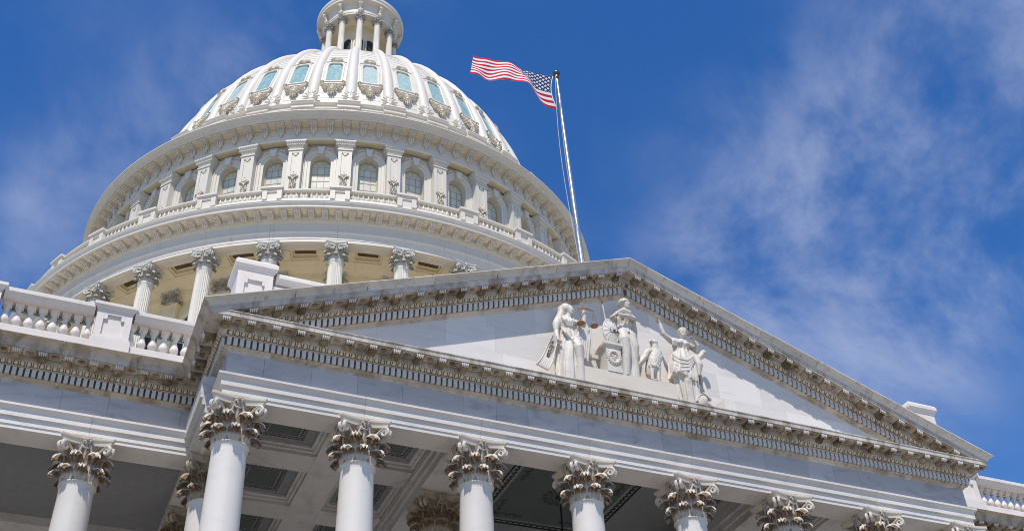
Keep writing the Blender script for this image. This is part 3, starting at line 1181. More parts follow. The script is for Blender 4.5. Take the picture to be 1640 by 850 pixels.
def wing(s, label):
    W = thing("side_wing", label, "wing", (s * XF, 0, 0))
    XE = 31.0

    def loc(x):
        return s * x - s * XF

    def fx(f):
        return lambda c, p, z: (loc(f(c, p, z)[0]), f(c, p, z)[1], f(c, p, z)[2])

    def stones(name, prof, cutx, mat, mit):
        cs = [XF] + cutx + [XE]
        for i in range(len(cs) - 1):
            xa, xb = cs[i], cs[i + 1]
            A = lambda p, z: (loc(xa + (p if (i == 0 and mit) else GAP / 2)), YW - p, z)
            B = lambda p, z: (loc(xb - GAP / 2), YW - p, z)
            put(name, seg(prof, A, B).mesh(name, mat, 30), W)
    cols = [4.5 * S, 5.5 * S, 6.5 * S, 7.5 * S, 8.5 * S]
    pr = [(p if p > -0.8 else -0.82, z) for p, z in P_ARCH]
    stones("architrave_stone", pr, cols, M_MARBLE, True)
    stones("cornice_stone", P_FULL, [13.8 + 1.95 * k for k in range(9)], M_WINGC, True)
    x = XF
    while x < XE:
        wd = random.choice((1.2, 1.55, 1.9))
        if x == XF:
            wd = 0.62
        m_ = MB()
        m_.box(*sorted((loc(x + GAP / 2), loc(min(x + wd, XE) - GAP / 2))), YW - random.uniform(-.002, .003), YW + 0.5, ZT - 0.01, ZF + 0.01)
        put("frieze_stone", m_.mesh("frieze_stone", M_FRIEZE), W)
        x += wd
    m_ = MB()
    m_.box(*sorted((loc(XF + 0.05), loc(XE))), YW + 0.05, YW + 0.45, ZT, ZF + 0.9)
    put("frieze_backing", m_.mesh("frieze_backing", M_DARK), W)
    n_ = MB()
    e_ = MB()
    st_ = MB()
    dark_brown(st_, lambda c_, p, z: (loc(c_), YW - p, z), XF + 0.13, 24.0)
    put("dentil_back", st_.mesh("dentil_back", M_DARK_BROWN), W)
    k = 0
    while XF + 0.30 + k * DP < 24:
        c = XF + 0.30 + k * DP
        dentil(n_, lambda c_, p, z: (loc(c_), YW - p, z), c)
        egg(e_, lambda c_, p, z: (loc(c_), YW - p, z), c)
        k += 1
    tag(put("dentil_course", n_.mesh("dentil_course", M_MARBLE), W), kind='stuff')
    tag(put("egg_moulding", e_.mesh("egg_moulding", M_EGG, 50), W), kind='stuff')
    for k in range(16):
        xm = XF + 0.335 + 0.155 + k * MP + 0.02
        if k > 0:
            put("modillion", ME_MOD[0.0], W, (loc(xm), YW - YB, ZS))
        put("soffit_panel", ME_SRO[0.0], W, (loc(xm + MP / 2), YW - YB - 0.165, ZS))
    for i, cx in enumerate(cols[:4]):
        column(W, loc(cx), YR2, i == 0)
    # ceiling and back wall of the wing porch
    m_ = MB()
    m_.box(*sorted((loc(12.06), loc(XE))), YR2 + E_ + 0.002, 8.2, ZA + 0.22, ZA + 0.3)
    put("ceiling", m_.mesh("ceiling", M_CEIL), W)
    m_ = MB()
    m_.box(*sorted((loc(12.06), loc(XE))), 8.0, 8.9, ZA - 0.05, ZA + 0.218)
    put("wall_cornice", m_.mesh("wall_cornice", M_SOFFIT), W)
    m_ = MB()
    m_.box(*sorted((loc(XF + 0.3), loc(XE))), 8.7, 9.4, 0.0, 19.8)
    put("wall", m_.mesh("wall", M_SOFFIT), W)
    m_ = MB()
    m_.box(*sorted((loc(XF + 0.92), loc(XE))), YR2 - 1.2, 8.7, 0.0, FLOOR)
    put("podium", m_.mesh("podium", M_MARBLE), W)
    m_ = MB()
    m_.box(*sorted((loc(XF + 0.3), loc(XE))), YW + 0.4, 9.4, 19.8, 20.0)
    put("roof", m_.mesh("roof", M_ROOF), W)
    # balustrade
    ZBL = ZCT + 0.145
    for px in (14.64, 18.04, 21.44, 24.84):
        put("pedestal", ME_PED, W, (loc(px), 1.97, ZBL))
    m_ = MB()
    spans = [(XF + 0.60, 14.64 - 0.53), (14.64 + 0.53, 18.04 - 0.53), (18.04 + 0.53, 21.44 - 0.53), (21.44 + 0.53, 24.84 - 0.53)]
    for a, b_ in spans:
        bx = sorted((loc(a), loc(b_)))
        m_ = MB()
        m_.box(bx[0], bx[1], 1.98, 2.60, ZBL, ZBL + 0.23)
        m_.box(bx[0], bx[1], 2.01, 2.57, ZBL + 0.23, ZBL + 0.29)
        put("balustrade_base", m_.mesh("balustrade_base", M_BALU), W)
        rp = [(1.98 + 0.07, ZBL + 1.15), (1.98 + 0.05, ZBL + 1.20), (1.98 + 0.02, ZBL + 1.235), (1.98 - 0.03, ZBL + 1.30), (1.98 - 0.045, ZBL + 1.315),
              (1.98 - 0.045, ZBL + 1.42), (1.98, ZBL + 1.46), (2.60, ZBL + 1.46), (2.62, ZBL + 1.315), (2.56, ZBL + 1.15)]
        m_ = MB()
        m_.loft([[(bx[0], y, z) for y, z in rp], [(bx[1], y, z) for y, z in rp]])
        put("balustrade_rail", m_.mesh("balustrade_rail", M_BALU, 25), W)
        m_ = MB()
        m_.box(bx[0], bx[1], 2.46, 2.52, ZBL + 1.04, ZBL + 1.152)
        put("copper_flashing", m_.mesh("copper_flashing", M_COPPER), W)
    for x0 in (12.62, ):
        for k in range(6):
            put("baluster", ME_BAL, W, (loc(x0 + k * 0.298), YBAL, ZBL + 0.288))
    for k in range(8):
        put("baluster", ME_BAL, W, (loc(15.25 + k * 0.302), YBAL, ZBL + 0.288))
    for k in range(8):
        put("baluster", ME_BAL, W, (loc(18.65 + k * 0.302), YBAL, ZBL + 0.288))
    return W


wing(-1, "marble wing with stone balustrade and columned porch, joining the portico on the scales figure's side")
wing(1, "marble wing with stone balustrade, joining the portico on the anchor figure's side")

# raised parapet behind the pediment
attic = thing("roof_parapet", "plain marble roof parapet with panelled end piers, rising behind the pediment", "parapet", (0, 3.5, 19.9))
m_ = MB()
m_.box(-11.1, 15.55, 0.35, 4.5, 0.0, 5.0)
put("parapet_wall", m_.mesh("parapet_wall", M_BALU), attic)
m_ = MB()
m_.box(-10.3, 14.7, 0.20, 0.348, 0.0, 4.62)
put("parapet_panel", m_.mesh("parapet_panel", M_BALU), attic)
for x0, x1 in ((-10.1, 14.53),):
    rp = [(0.345, 4.70), (0.19, 4.72), (0.16, 4.80), (0.08, 4.86), (0.06, 4.88), (0.06, 5.0), (0.12, 5.08), (0.4, 5.1), (0.4, 4.7)]
    m_ = MB()
    m_.loft([[(x0, y, z) for y, z in rp], [(x1, y, z) for y, z in rp]])
    put("parapet_coping", m_.mesh("parapet_coping", M_BALU, 25), attic)
for cx in (-10.76, 15.22):
    hw = 0.56
    m_ = MB()
    m_.box(cx - hw, cx + hw, 0.13, 1.2, 0.0, 4.95)
    m_.box(cx - hw, cx - hw + 0.24, 0.06, 0.128, 0.0, 4.9)
    m_.box(cx + hw - 0.24, cx + hw, 0.06, 0.128, 0.0, 4.9)
    m_.box(cx - hw + 0.242, cx + hw - 0.242, 0.06, 0.128, 4.6, 4.9)
    m_.box(cx - hw + 0.242, cx - hw + 0.33, 0.06, 0.128, 4.45, 4.598)
    m_.box(cx + hw - 0.33, cx + hw - 0.242, 0.06, 0.128, 4.45, 4.598)
    rings = [[(cx - hw - g_, 0.06 - g_, zz), (cx + hw + g_, 0.06 - g_, zz), (cx + hw + g_, 1.2 + g_, zz), (cx - hw - g_, 1.2 + g_, zz)]
             for g_, zz in ((0.0, 4.91), (0.03, 4.95), (0.05, 5.02), (0.10, 5.08), (0.115, 5.10), (0.115, 5.24), (0.05, 5.33))]
    m_.loft(rings)
    put("end_pier", m_.mesh("end_pier", M_BALU, 20), attic)

# ------------------------------------------------------------------ main block under the dome
block = thing("main_block", "low central block of the building carrying the dome drum", "building", (0, 36.2, 0))
m_ = MB()
m_.box(-32, 32, -26.5, 30, 0.0, 19.6)
put("wall", m_.mesh("wall", M_MARBLE), block)
m_ = MB()
m_.box(-32.2, 32.2, -26.7, 30.2, 19.61, 20.1)
put("roof", m_.mesh("roof", M_ROOF), block)

# ------------------------------------------------------------------ dome
YD = 36.232
dome = thing("dome", "great white ribbed dome with arched windows above a ring of fluted columns", "dome", (0, YD, 20.1))
Z0 = 20.1


def dl(mb, z=Z0):
    """meshes are written with real heights; shift to the dome's base"""
    mb.v = [(x, y, zz - z) for x, y, zz in mb.v]
    return mb


def dput(name, mb, mats, smooth=None, az=0.0, parent=None, recalc=True):
    return put(name, dl(mb).mesh(name, mats, smooth, recalc), parent or dome, (0, 0, 0), R(az))


AZ = [5 + 10 * k for k in range(-12, 9)]        # column lines that can be seen
BAY = [10 * k for k in range(-12, 9)]           # bay centres

m_ = MB()
m_.lathe([(21.5, 20.1), (21.5, 28.5), (20.2, 29.8), (16.0, 29.8)], 144)
dput("drum_base", m_, M_IRON, 30)
m_ = MB()
m_.lathe([(16.4, 29.8), (16.4, 38.3), (16.55, 38.35), (16.6, 38.5), (16.75, 38.55), (16.75, 38.9), (17.0, 38.95), (17.2, 39.03), (17.66, 39.03), (17.66, 39.32), (18.46, 39.32), (18.46, 39.03)], 144)
dput("drum_wall", m_, M_IRON_S, 30)


def arcbox(mb, r0, r1, a0, a1, z0, z1, n=3, mat=0):
    """ring sector, angles in degrees"""
    rings = []
    for i in range(n + 1):
        a = R(a0 + (a1 - a0) * i / n)
        rings.append([(r * sin(a), -r * cos(a), z) for r, z in ((r0, z0), (r1, z0), (r1, z1), (r0, z1))])
    mb.loft(rings, True, mat)


def arcprof(mb, prof, a0, a1, n=5, mat=0):
    rings = []
    for i in range(n + 1):
        a = R(a0 + (a1 - a0) * i / n)
        rings.append([(r * sin(a), -r * cos(a), z) for r, z in prof])
    mb.loft(rings, True, mat)


# fluted columns
fl = MB()
NF = 24
rings = []
for i, (zq, rr, dep) in enumerate([(30.5, 0.435, 0), (30.9, 0.43, 0.0), (31.0, 0.43, 0.9), (33.0, 0.42, 1), (36.0, 0.39, 1), (37.55, 0.365, 1), (37.66, 0.364, 0.85),
                                   (37.74, 0.364, 0.3), (37.78, 0.366, 0), (37.86, 0.372, 0), (37.93, 0.40, 0), (37.97, 0.41, 0), (38.01, 0.40, 0), (38.03, 0.35, 0)]):
    rings.append([((rr - dep * 0.035 * (1 - abs(cos(NF / 2 * 2 * PI * j / 144)) ** 1.5)) * sin(2 * PI * j / 144),
                   -(rr - dep * 0.035 * (1 - abs(cos(NF / 2 * 2 * PI * j / 144)) ** 1.5)) * cos(2 * PI * j / 144), zq - Z0) for j in range(144)])
fl.loft(rings)
fl.lathe([(0.36, 29.82 - Z0), (0.60, 29.82 - Z0), (0.60, 30.05 - Z0), (0.55, 30.1 - Z0), (0.57, 30.2 - Z0), (0.50, 30.3 - Z0), (0.52, 30.42 - Z0), (0.45, 30.5 - Z0)], 32)
ME_FLUTE = fl.mesh("fluted_shaft", M_IRON, 40)
RC = 18.75
for a in AZ:
    ar = R(a)
    c = put("column", ME_FLUTE, dome, (RC * sin(ar), -RC * cos(ar), 0), ar)
    put("capital", CAP_IRON, c, (0, 0, 38.02 - Z0), 0, (0.80, 0.80, 0.872))
# pilasters on the wall behind, with their capitals
pm = MB()
arcbox(pm, 16.3, 16.75, -1.45, 1.45, 30.0, 38.05, 2)
arcbox(pm, 16.3, 16.82, -1.65, 1.65, 38.05, 38.15, 2)
ME_PIL = dl(pm).mesh("wall_pilaster", M_IRON_S)
for a in AZ:
    o = put("wall_pilaster", ME_PIL, dome, (0, 0, 0), R(a))
    put("capital", CAP_IRON, o, (0, -16.55, 38.1 - Z0), 0, (0.80, 0.66, 0.75))
# arched windows of the lower drum, between the columns
wm = MB()
pts_o = []
prw = [(0.0, 0.0), (0.0, 0.14), (0.10, 0.16), (0.13, 0.22), (0.24, 0.22), (0.26, 0.0)]


def arch_path(hw, z0, zs, n=14):
    out = [(-hw, z0, -1, 0), (-hw, zs, -1, 0)]
    for i in range(1, n):
        a = PI - PI * i / n
        out.append((hw * cos(a), zs + hw * sin(a), cos(a), sin(a)))
    out += [(hw, zs, 1, 0), (hw, z0, 1, 0)]
    return out


def arch_sweep(mb, hw, z0, zs, prof, Rr, mat=0, n=14):
    rings = []
    for x, z, nx, nz in arch_path(hw, z0, zs, n):
        ring = []
        for o, h in prof:
            xx, zz, rr = x + nx * o, z + nz * o, Rr + h
            a = xx / Rr
            ring.append((rr * sin(a), -rr * cos(a), zz))
        rings.append(ring)
    mb.loft(rings, True, mat)


arch_sweep(wm, 0.85, 30.4, 36.6, prw, 16.38)
ME_LARCH = dl(wm).mesh("arch_moulding", M_IRON_S, 40)
wm = MB()
pp = arch_path(0.85, 30.4, 36.6)
f_, b__ = [], []
for x, z, _, _ in pp:
    a = x / 16.4
    f_.append((16.43 * sin(a), -16.43 * cos(a), z))
    b__.append((16.38 * sin(a), -16.38 * cos(a), z))
wm.loft([f_, b__])
ME_LWIN = dl(wm).mesh("dark_window", M_DARK)
for a in BAY:
    o = put("arch_moulding", ME_LARCH, dome, (0, 0, 0), R(a))
    put("dark_window", ME_LWIN, o)

# porch soffit of the peristyle
sm = MB()
arcbox(sm, 17.67, 18.45, -2.7, 2.7, 39.034, 39.318, 3)
ME_SB = dl(sm).mesh("soffit_beam", M_IRON_S)
sm = MB()
for (ra, rb, a0, a1) in ((17.67, 17.76, -2.28, 2.28), (18.36, 18.45, -2.28, 2.28), (17.765, 18.355, -2.28, -2.0), (17.765, 18.355, 2.0, 2.28)):
    arcbox(sm, ra, rb, a0, a1, 39.12, 39.318, 3)
arcbox(sm, 17.93, 18.20, -1.65, 1.65, 39.26, 39.318, 3, 1)
ME_SC = dl(sm).mesh("soffit_coffer", [M_IRON_S, M_SLOT])
for a in AZ:
    put("soffit_beam", ME_SB, dome, (0, 0, 0), R(a))
for a in BAY:
    put("soffit_coffer", ME_SC, dome, (0, 0, 0), R(a))
# soffit frames on the underside of the architrave
sm = MB()
for (ra, rb, a0, a1) in ((18.58, 18.61, -3.2, 3.2), (18.97, 19.0, -3.2, 3.2), (18.61, 18.97, -3.2, -3.11), (18.61, 18.97, 3.11, 3.2)):
    arcbox(sm, ra, rb, a0, a1, 39.012, 39.03, 4)
ME_SFR = dl(sm).mesh("soffit_frame", M_IRON_S)
for a in BAY:
    put("soffit_frame", ME_SFR, dome, (0, 0, 0), R(a))

# entablature of the peristyle, one casting per bay
pa_ = [(18.46, 39.03), (19.15, 39.03), (19.15, 39.20), (19.17, 39.205), (19.17, 39.40), (19.205, 39.405), (19.205, 39.52), (19.22, 39.54), (19.26, 39.58), (19.275, 39.59),
       (19.275, 39.64), (18.46, 39.64)]
m1 = MB()
arcprof(m1, pa_, -4.985, 4.985, 6)
ME_DA = dl(m1).mesh("architrave_panel", M_IRON, 30)
m1 = MB()
arcbox(m1, 18.6, 19.15, -4.982, 4.982, 39.63, 40.26, 6)
ME_DF = dl(m1).mesh("frieze_panel", M_IRON_F)
for a in BAY:
    put("architrave_panel", ME_DA, dome, (0, 0, 0), R(a))
    put("frieze_panel", ME_DF, dome, (0, 0, 0), R(a))
m_ = MB()
m_.lathe([(18.6, 39.6), (19.10, 39.6), (19.10, 40.2)], 144)
dput("frieze_backing", m_, M_DARK, 30)
m_ = MB()
m_.lathe([(18.9, 40.25), (19.15, 40.25), (19.18, 40.27), (19.22, 40.30), (19.22, 40.36), (19.27, 40.38), (19.27, 40.40), (19.29, 40.65), (19.92, 40.65), (19.922, 40.635), (19.97, 40.635),
          (19.97, 40.745), (19.99, 40.76), (20.0, 40.80), (20.02, 40.83), (20.06, 40.87), (20.075, 40.94), (20.09, 40.945), (20.09, 40.985), (19.6, 41.05), (18.9, 41.05)], 216)
dput("cornice", m_, M_IRON, 25)
# small dentils under the consoles
m_ = MB()
k = -115.0
while k < 82:
    arcbox(m_, 19.20, 19.255, k - 0.12, k + 0.12, 40.305, 40.36, 1)
    k += 0.5
tag(dput("dentil_course", m_, M_IRON_S), kind='stuff')


def console_mb(wd, L, H, rb, zt):
    mb = MB()
    side = [(0, 0.0), (-L, 0.0), (-L - 0.02, -0.05), (-L + 0.0, -0.11), (-L * 0.80, -0.14), (-L * 0.6, -0.12), (-L * 0.38, -0.15), (-L * 0.2, -H + 0.02), (0, -H)]
    mb.loft([[(-wd / 2, y - rb, z + zt) for y, z in side], [(wd / 2, y - rb, z + zt) for y, z in side]], True, 0)
    mb.box(-wd / 2 - 0.03, wd / 2 + 0.03, -L - 0.04 - rb, -rb, zt - 0.04, zt - 0.002)
    for k_ in range(3):
        x_ = (k_ - 1) * wd * 0.33
        mb.tube([(x_, -rb - L - 0.01, zt - 0.05), (x_, -rb - L - 0.03, zt - 0.09), (x_, -rb - L * 0.85, zt - 0.15), (x_, -rb - L * 0.5, zt - 0.135),
                 (x_, -rb - L * 0.2, zt - H)], wd * 0.10, 6)
    return mb


ME_CON = dl(console_mb(0.32, 0.50, 0.27, 19.28, 40.65)).mesh("console", M_IRON_F, 40)
sm = MB()
for (x0, x1, y0, y1) in ((-0.17, 0.17, -19.76, -19.72), (-0.17, 0.17, -19.40, -19.36), (-0.17, -0.13, -19.72, -19.40), (0.13, 0.17, -19.72, -19.40)):
    sm.box(x0, x1, y0, y1, 40.61, 40.648)
sm.box(-0.07, 0.07, -19.63, -19.49, 40.62, 40.648)
ME_CPN = dl(sm).mesh("soffit_panel", M_IRON_S)
a = -95
while a <= 55:
    put("console", ME_CON, dome, (0, 0, 0), R(a))
    put("soffit_panel", ME_CPN, dome, (0, 0, 0), R(a + 1))
    a += 2

# balustrade round the upper drum
m_ = MB()
m_.lathe([(19.15, 41.04), (19.62, 41.04), (19.62, 41.45), (19.58, 41.56), (19.15, 41.56)], 216)
dput("balustrade_base", m_, M_IRON, 25)
m_ = MB()
m_.lathe([(19.28, 42.06), (19.50, 42.06), (19.52, 42.10), (19.58, 42.13), (19.58, 42.21), (19.28, 42.24)], 216)
dput("balustrade_rail", m_, M_IRON, 25)
pm = MB()
arcbox(pm, 19.2, 19.60, -1.45, 1.45, 41.5, 42.19, 2)
arcbox(pm, 19.602, 19.68, -1.45, -0.72, 41.5, 42.13, 1)
arcbox(pm, 19.602, 19.68, 0.72, 1.45, 41.5, 42.13, 1)
arcbox(pm, 19.602, 19.66, -0.715, 0.715, 41.98, 42.13, 1)
arcbox(pm, 19.15, 19.76, -1.62, 1.62, 42.19, 42.31, 2)
arcbox(pm, 19.15, 19.72, -1.52, 1.52, 42.14, 42.188, 2)
ME_DPED = dl(pm).mesh("pedestal", M_IRON)
bm_ = MB()
for k in range(9):
    a = R(1.95 + k * 0.765)
    mm = MB()
    mm.lathe([(0.03, 41.55), (0.075, 41.56), (0.075, 41.60), (0.04, 41.63), (0.075, 41.72), (0.08, 41.76), (0.04, 41.90), (0.038, 41.98), (0.06, 42.0), (0.06, 42.06)], 8)
    bm_.merge(mm, Matrix.Translation((19.44 * sin(a), -19.44 * cos(a), 0)))
ME_DBAL = dl(bm_).mesh("baluster_row", M_IRON, 40)
for a in AZ:
    put("pedestal", ME_DPED, dome, (0, 0, 0), R(a))
    tag(put("baluster_row", ME_DBAL, dome, (0, 0, 0), R(a)), kind='stuff')

# upper drum: wall panel with arched opening, surround, window
RW = 15.45
HW, ZW0, ZSP = 0.57, 43.0, 47.98


def wall_panel():
    mb = MB()
    ip = arch_path(HW, ZW0, ZSP, 16)
    xr = RW * R(5.0)
    zt, zb = 49.7, 41.0
    outer = []
    for x, z, nx, nz in ip:
        if nz == 0:
            outer.append((nx * xr, zb if z == ZW0 else ZSP))
        else:
            k = min(xr / abs(nx) if abs(nx) > 1e-6 else 1e9, (zt - ZSP) / nz if nz > 1e-6 else 1e9)
            outer.append((nx * k, ZSP + nz * k))

    def P(x, z, r):
        a = x / RW
        return (r * sin(a), -r * cos(a), z)
    n = len(ip)
    mid = [((o[0] + i[0]) / 2, (o[1] + i[1]) / 2) for o, i in zip(outer, ip)]
    vs_ = [P(x, z, RW) for x, z in outer] + [P(x, z, RW) for x, z in mid] + [P(i[0], i[1], RW) for i in ip] + [P(i[0], i[1], RW - 0.42) for i in ip]
    fs = []
    for L_ in range(3):
        for j in range(n - 1):
            fs.append((L_ * n + j, L_ * n + j + 1, (L_ + 1) * n + j + 1, (L_ + 1) * n + j))
    mb.add(vs_, fs)
    # corners left and right of the crown
    for sx in (-1, 1):
        idx = [j for j in range(n) if sx * outer[j][0] > 0]
    o = mb.add([P(-xr, zt, RW), P(xr, zt, RW), P(-xr, zb, RW), P(xr, zb, RW), P(-HW, zb, RW), P(HW, zb, RW), P(-HW, ZW0, RW), P(HW, ZW0, RW), P(-HW, ZW0, RW - 0.42), P(HW, ZW0, RW - 0.42)],
               [(4, 5, 7, 6), (6, 7, 9, 8)])
    left = [j for j in range(n) if abs(outer[j][0] + xr) < 1e-4]
    right = [j for j in range(n) if abs(outer[j][0] - xr) < 1e-4]
    top = [j for j in range(n) if abs(outer[j][1] - zt) < 1e-4]
    mb.f.append((max(left), o, min(top)))
    mb.f.append((max(top), o + 1, min(right)))
    mb.m += [0, 0]
    return mb


ME_WALL = dl(wall_panel()).mesh("wall_panel", M_IRON)
for a in BAY:
    put("wall_panel", ME_WALL, dome, (0, 0, 0), R(a))
sur = MB()
arch_sweep(sur, HW, 42.2, ZSP, [(0.0, -0.02), (0.0, 0.09), (0.15, 0.10), (0.165, 0.15), (0.30, 0.16), (0.325, 0.21), (0.385, 0.21), (0.39, -0.02)], RW, 0, 18)
ME_SUR = dl(sur).mesh("window_surround", M_IRON, 40)
ks = MB()


def cylbox(mb, x0a, x1a, x0b, x1b, r0, r1, z0, z1, mat=0):
    """tapered block against the drum: width x0a..x1a at z0, x0b..x1b at z1"""
    q = []
    for z, xa, xb in ((z0, x0a, x1a), (z1, x0b, x1b)):
        q += [(xa, -r0, z), (xb, -r0, z), (xb, -r1, z), (xa, -r1, z)]
    mb.hexa(q, mat)


cylbox(ks, -0.13, 0.13, -0.21, 0.21, 15.3, 15.78, 48.50, 48.98)
cylbox(ks, -0.24, 0.24, -0.24, 0.24, 15.3, 15.80, 48.982, 49.03)
for sx in (-1, 1):
    ks.tube([(sx * 0.24, -15.55, 48.96), (sx * 0.42, -15.58, 49.0), (sx * 0.60, -15.57, 48.90), (sx * 0.66, -15.55, 48.76), (sx * 0.58, -15.55, 48.72)], [0.05, 0.07, 0.06, 0.05, 0.03], 6)
    for k in range(3):
        ks.ball((sx * (0.34 + k * 0.13), -15.60, 49.05 - k * 0.05), (0.06, 0.05, 0.05), 6, 4)
ks.ball((0, -15.62, 49.08), (0.10, 0.07, 0.08), 7, 5)
ME_KEY = dl(ks).mesh("keystone", M_IRON, 40)
# window bars and panes
RG = 15.07
wb = MB()
VX = [-HW, -0.195, 0.195, HW]
HZ = [43.0, 43.6, 44.2, 44.8, 45.35, 45.9, 46.42, 46.95, 47.47, ZSP]
for x in VX[1:3]:
    wb.box(x - 0.014, x + 0.014, -RG - 0.03, -RG + 0.03, 43.0, 48.0)
for x in (-HW + 0.02, HW - 0.02):
    wb.box(x - 0.04, x + 0.04, -RG - 0.06, -RG + 0.03, 43.0, 48.0, 0)
for z in HZ[1:]:
    wb.box(-HW, HW, -RG - 0.026, -RG + 0.026, z - 0.014, z + 0.014)
for a in (R(45), R(90), R(135)):
    wb.tube([(0.20 * cos(a), -RG, ZSP + 0.20 * sin(a)), (HW * cos(a), -RG, ZSP + HW * sin(a))], 0.016, 5)
wb.tube([(0.21 * cos(PI * i / 10), -RG, ZSP + 0.21 * sin(PI * i / 10)) for i in range(11)], 0.016, 5)
wb.tube([((HW - 0.02) * cos(PI * i / 14), -RG, ZSP + (HW - 0.02) * sin(PI * i / 14)) for i in range(15)], 0.035, 5)
ME_WBAR = dl(wb).mesh("window", M_MUNTIN)
PANES = []
for i in range(3):
    for j in range(4, 9):
        b_ = MB()
        b_.box(VX[i] + 0.012, VX[i + 1] - 0.012, -RG - 0.006, -RG + 0.006, HZ[j] + 0.012, HZ[j + 1] - 0.012)
        PANES.append(dl(b_).mesh("pane", M_PANE))
b_ = MB()
b_.box(-HW, HW, -RG - 0.006, -RG + 0.006, 43.0, HZ[4])
PANES.append(dl(b_).mesh("pane", M_PANE))
for k in range(4):
    a0, a1 = PI * k / 4, PI * (k + 1) / 4
    ou = [((HW - 0.01) * cos(a0 + (a1 - a0) * i / 5), ZSP + (HW - 0.01) * sin(a0 + (a1 - a0) * i / 5)) for i in range(6)]
    inn = [(0.2 * cos(a1 + (a0 - a1) * i / 5), ZSP + 0.2 * sin(a1 + (a0 - a1) * i / 5)) for i in range(6)]
    b_ = MB()
    b_.loft([[(x, -RG - 0.006, z) for x, z in ou + inn], [(x, -RG + 0.006, z) for x, z in ou + inn]])
    PANES.append(dl(b_).mesh("pane", M_PANE))
b_ = MB()
hp = [(0.2 * cos(PI * i / 8), ZSP + 0.014 + 0.2 * sin(PI * i / 8)) for i in range(9)]
b_.loft([[(x, -RG - 0.006, z) for x, z in hp], [(x, -RG + 0.006, z) for x, z in hp]])
PANES.append(dl(b_).mesh("pane", M_PANE))
for a in BAY:
    put("window_surround", ME_SUR, dome, (0, 0, 0), R(a))
    put("keystone", ME_KEY, dome, (0, 0, 0), R(a))
    wn = put("window", ME_WBAR, dome, (0, 0, 0), R(a))
    if -75 <= a <= 40:
        for pme in PANES:
            put("pane", pme, wn, (random.uniform(-.002, .002), 0, 0), random.uniform(-.0006, .0006))
m_ = MB()
m_.lathe([(14.6, 41.0), (14.6, 49.9)], 96)
dput("inner_wall", m_, M_DARK, 30)

# pilasters of the upper drum
pm = MB()
RP = 16.02
pm.box(-0.39, 0.39, -RP + 0.06, -15.2, 41.0, 48.52)
pm.box(-0.39, -0.20, -RP, -RP + 0.058, 41.0, 48.50)
pm.box(0.20, 0.39, -RP, -RP + 0.058, 41.0, 48.50)
pm.box(-0.198, 0.198, -RP, -RP + 0.058, 48.34, 48.50)
pm.box(-0.11, 0.11, -RP + 0.01, -RP + 0.058, 48.24, 48.338)
pm.box(-0.06, 0.06, -RP + 0.015, -RP + 0.058, 48.17, 48.238)
pm.box(-0.44, 0.44, -RP - 0.045, -15.2, 48.522, 48.60)
pm.box(-0.40, 0.40, -RP - 0.01, -15.2, 48.602, 48.72)
rings = []
for g_, zz in ((0.0, 48.722), (0.03, 48.80), (0.10, 48.92), (0.16, 49.05), (0.165, 49.10)):
    rings.append([(-0.40 - g_, -RP - g_, zz), (0.40 + g_, -RP - g_, zz), (0.40 + g_, -15.2, zz), (-0.40 - g_, -15.2, zz)])
pm.loft(rings)
pm.box(-0.60, 0.60, -RP - 0.20, -15.2, 49.102, 49.20)
pm.box(-0.575, 0.575, -RP - 0.175, -15.2, 49.202, 49.27)
for k in range(11):
    x = -0.50 + k * 0.10
    pm.ball((x, -RP - 0.10, 48.90), (0.036, 0.045, 0.06), 6, 4)
    pm.box(x - 0.028, x + 0.028, -RP - 0.19, -RP - 0.155, 49.05, 49.10)
    if k < 9:
        pm.ball((-0.36 + k * 0.09, -RP - 0.03, 48.66), (0.032, 0.03, 0.04), 6, 4)
ME_DPIL = dl(pm).mesh("pilaster", M_IRON, 30)
om = MB()
for (x, z, L_, ang_) in [(0, 46.60, .15, 0), (-.10, 46.56, .13, 40), (.10, 46.56, .13, -40), (-.17, 46.45, .13, 75), (.17, 46.45, .13, -75), (-.27, 46.47, .06, 20), (.27, 46.47, .06, -20),
                         (-.07, 46.36, .11, 20), (.07, 46.36, .11, -20), (0, 46.28, .12, 0), (-.12, 46.08, .13, 8), (.12, 46.08, .13, -8), (-.14, 45.94, .10, -12), (.14, 45.94, .10, 12),
                         (0, 46.0, .09, 0), (-.07, 45.80, .10, 20), (.07, 45.80, .10, -20), (-.13, 45.68, .08, 30), (.13, 45.68, .08, -30), (0, 45.66, .09, 0), (0, 46.80, .06, 0)]:
    om.ball((x, -RP - 0.04, z), (L_ * 0.42, 0.06, L_), 7, 5, 0, Matrix.Rotation(R(-ang_), 3, 'Y'))
ME_ORN = dl(om).mesh("leaf_drop", M_IRON_D, 60)
for a in AZ:
    o = put("pilaster", ME_DPIL, dome, (0, 0, 0), R(a))
    put("leaf_drop", ME_ORN, o)

# upper entablature
m_ = MB()
m_.lathe([(15.3, 49.60), (15.50, 49.60), (15.52, 49.42), (15.62, 49.36), (15.98, 49.33), (16.02, 49.33), (16.02, 49.46)], 216)
dput("architrave", m_, M_IRON_S, 30)
m_ = MB()
m_.lathe([(16.02, 49.44), (16.03, 49.78), (16.07, 49.79), (16.07, 49.84), (16.03, 49.85), (16.03, 50.16)], 216)
dput("frieze", m_, M_IRON_F, 30)
m_ = MB()
m_.lathe([(15.5, 50.14), (16.03, 50.14), (16.08, 50.16), (16.09, 50.27), (16.14, 50.28), (16.74, 50.29), (16.742, 50.275), (16.80, 50.275), (16.80, 50.39), (16.83, 50.40), (16.86, 50.44), (16.90, 50.45),
          (16.90, 50.49), (16.93, 50.50), (16.97, 50.55), (17.05, 50.60), (17.07, 50.655), (17.10, 50.66), (17.10, 50.715), (16.6, 50.80), (15.3, 50.80)], 216)
dput("cornice", m_, M_IRON, 25)
cm = console_mb(0.34, 0.46, 0.46, 16.06, 50.27)
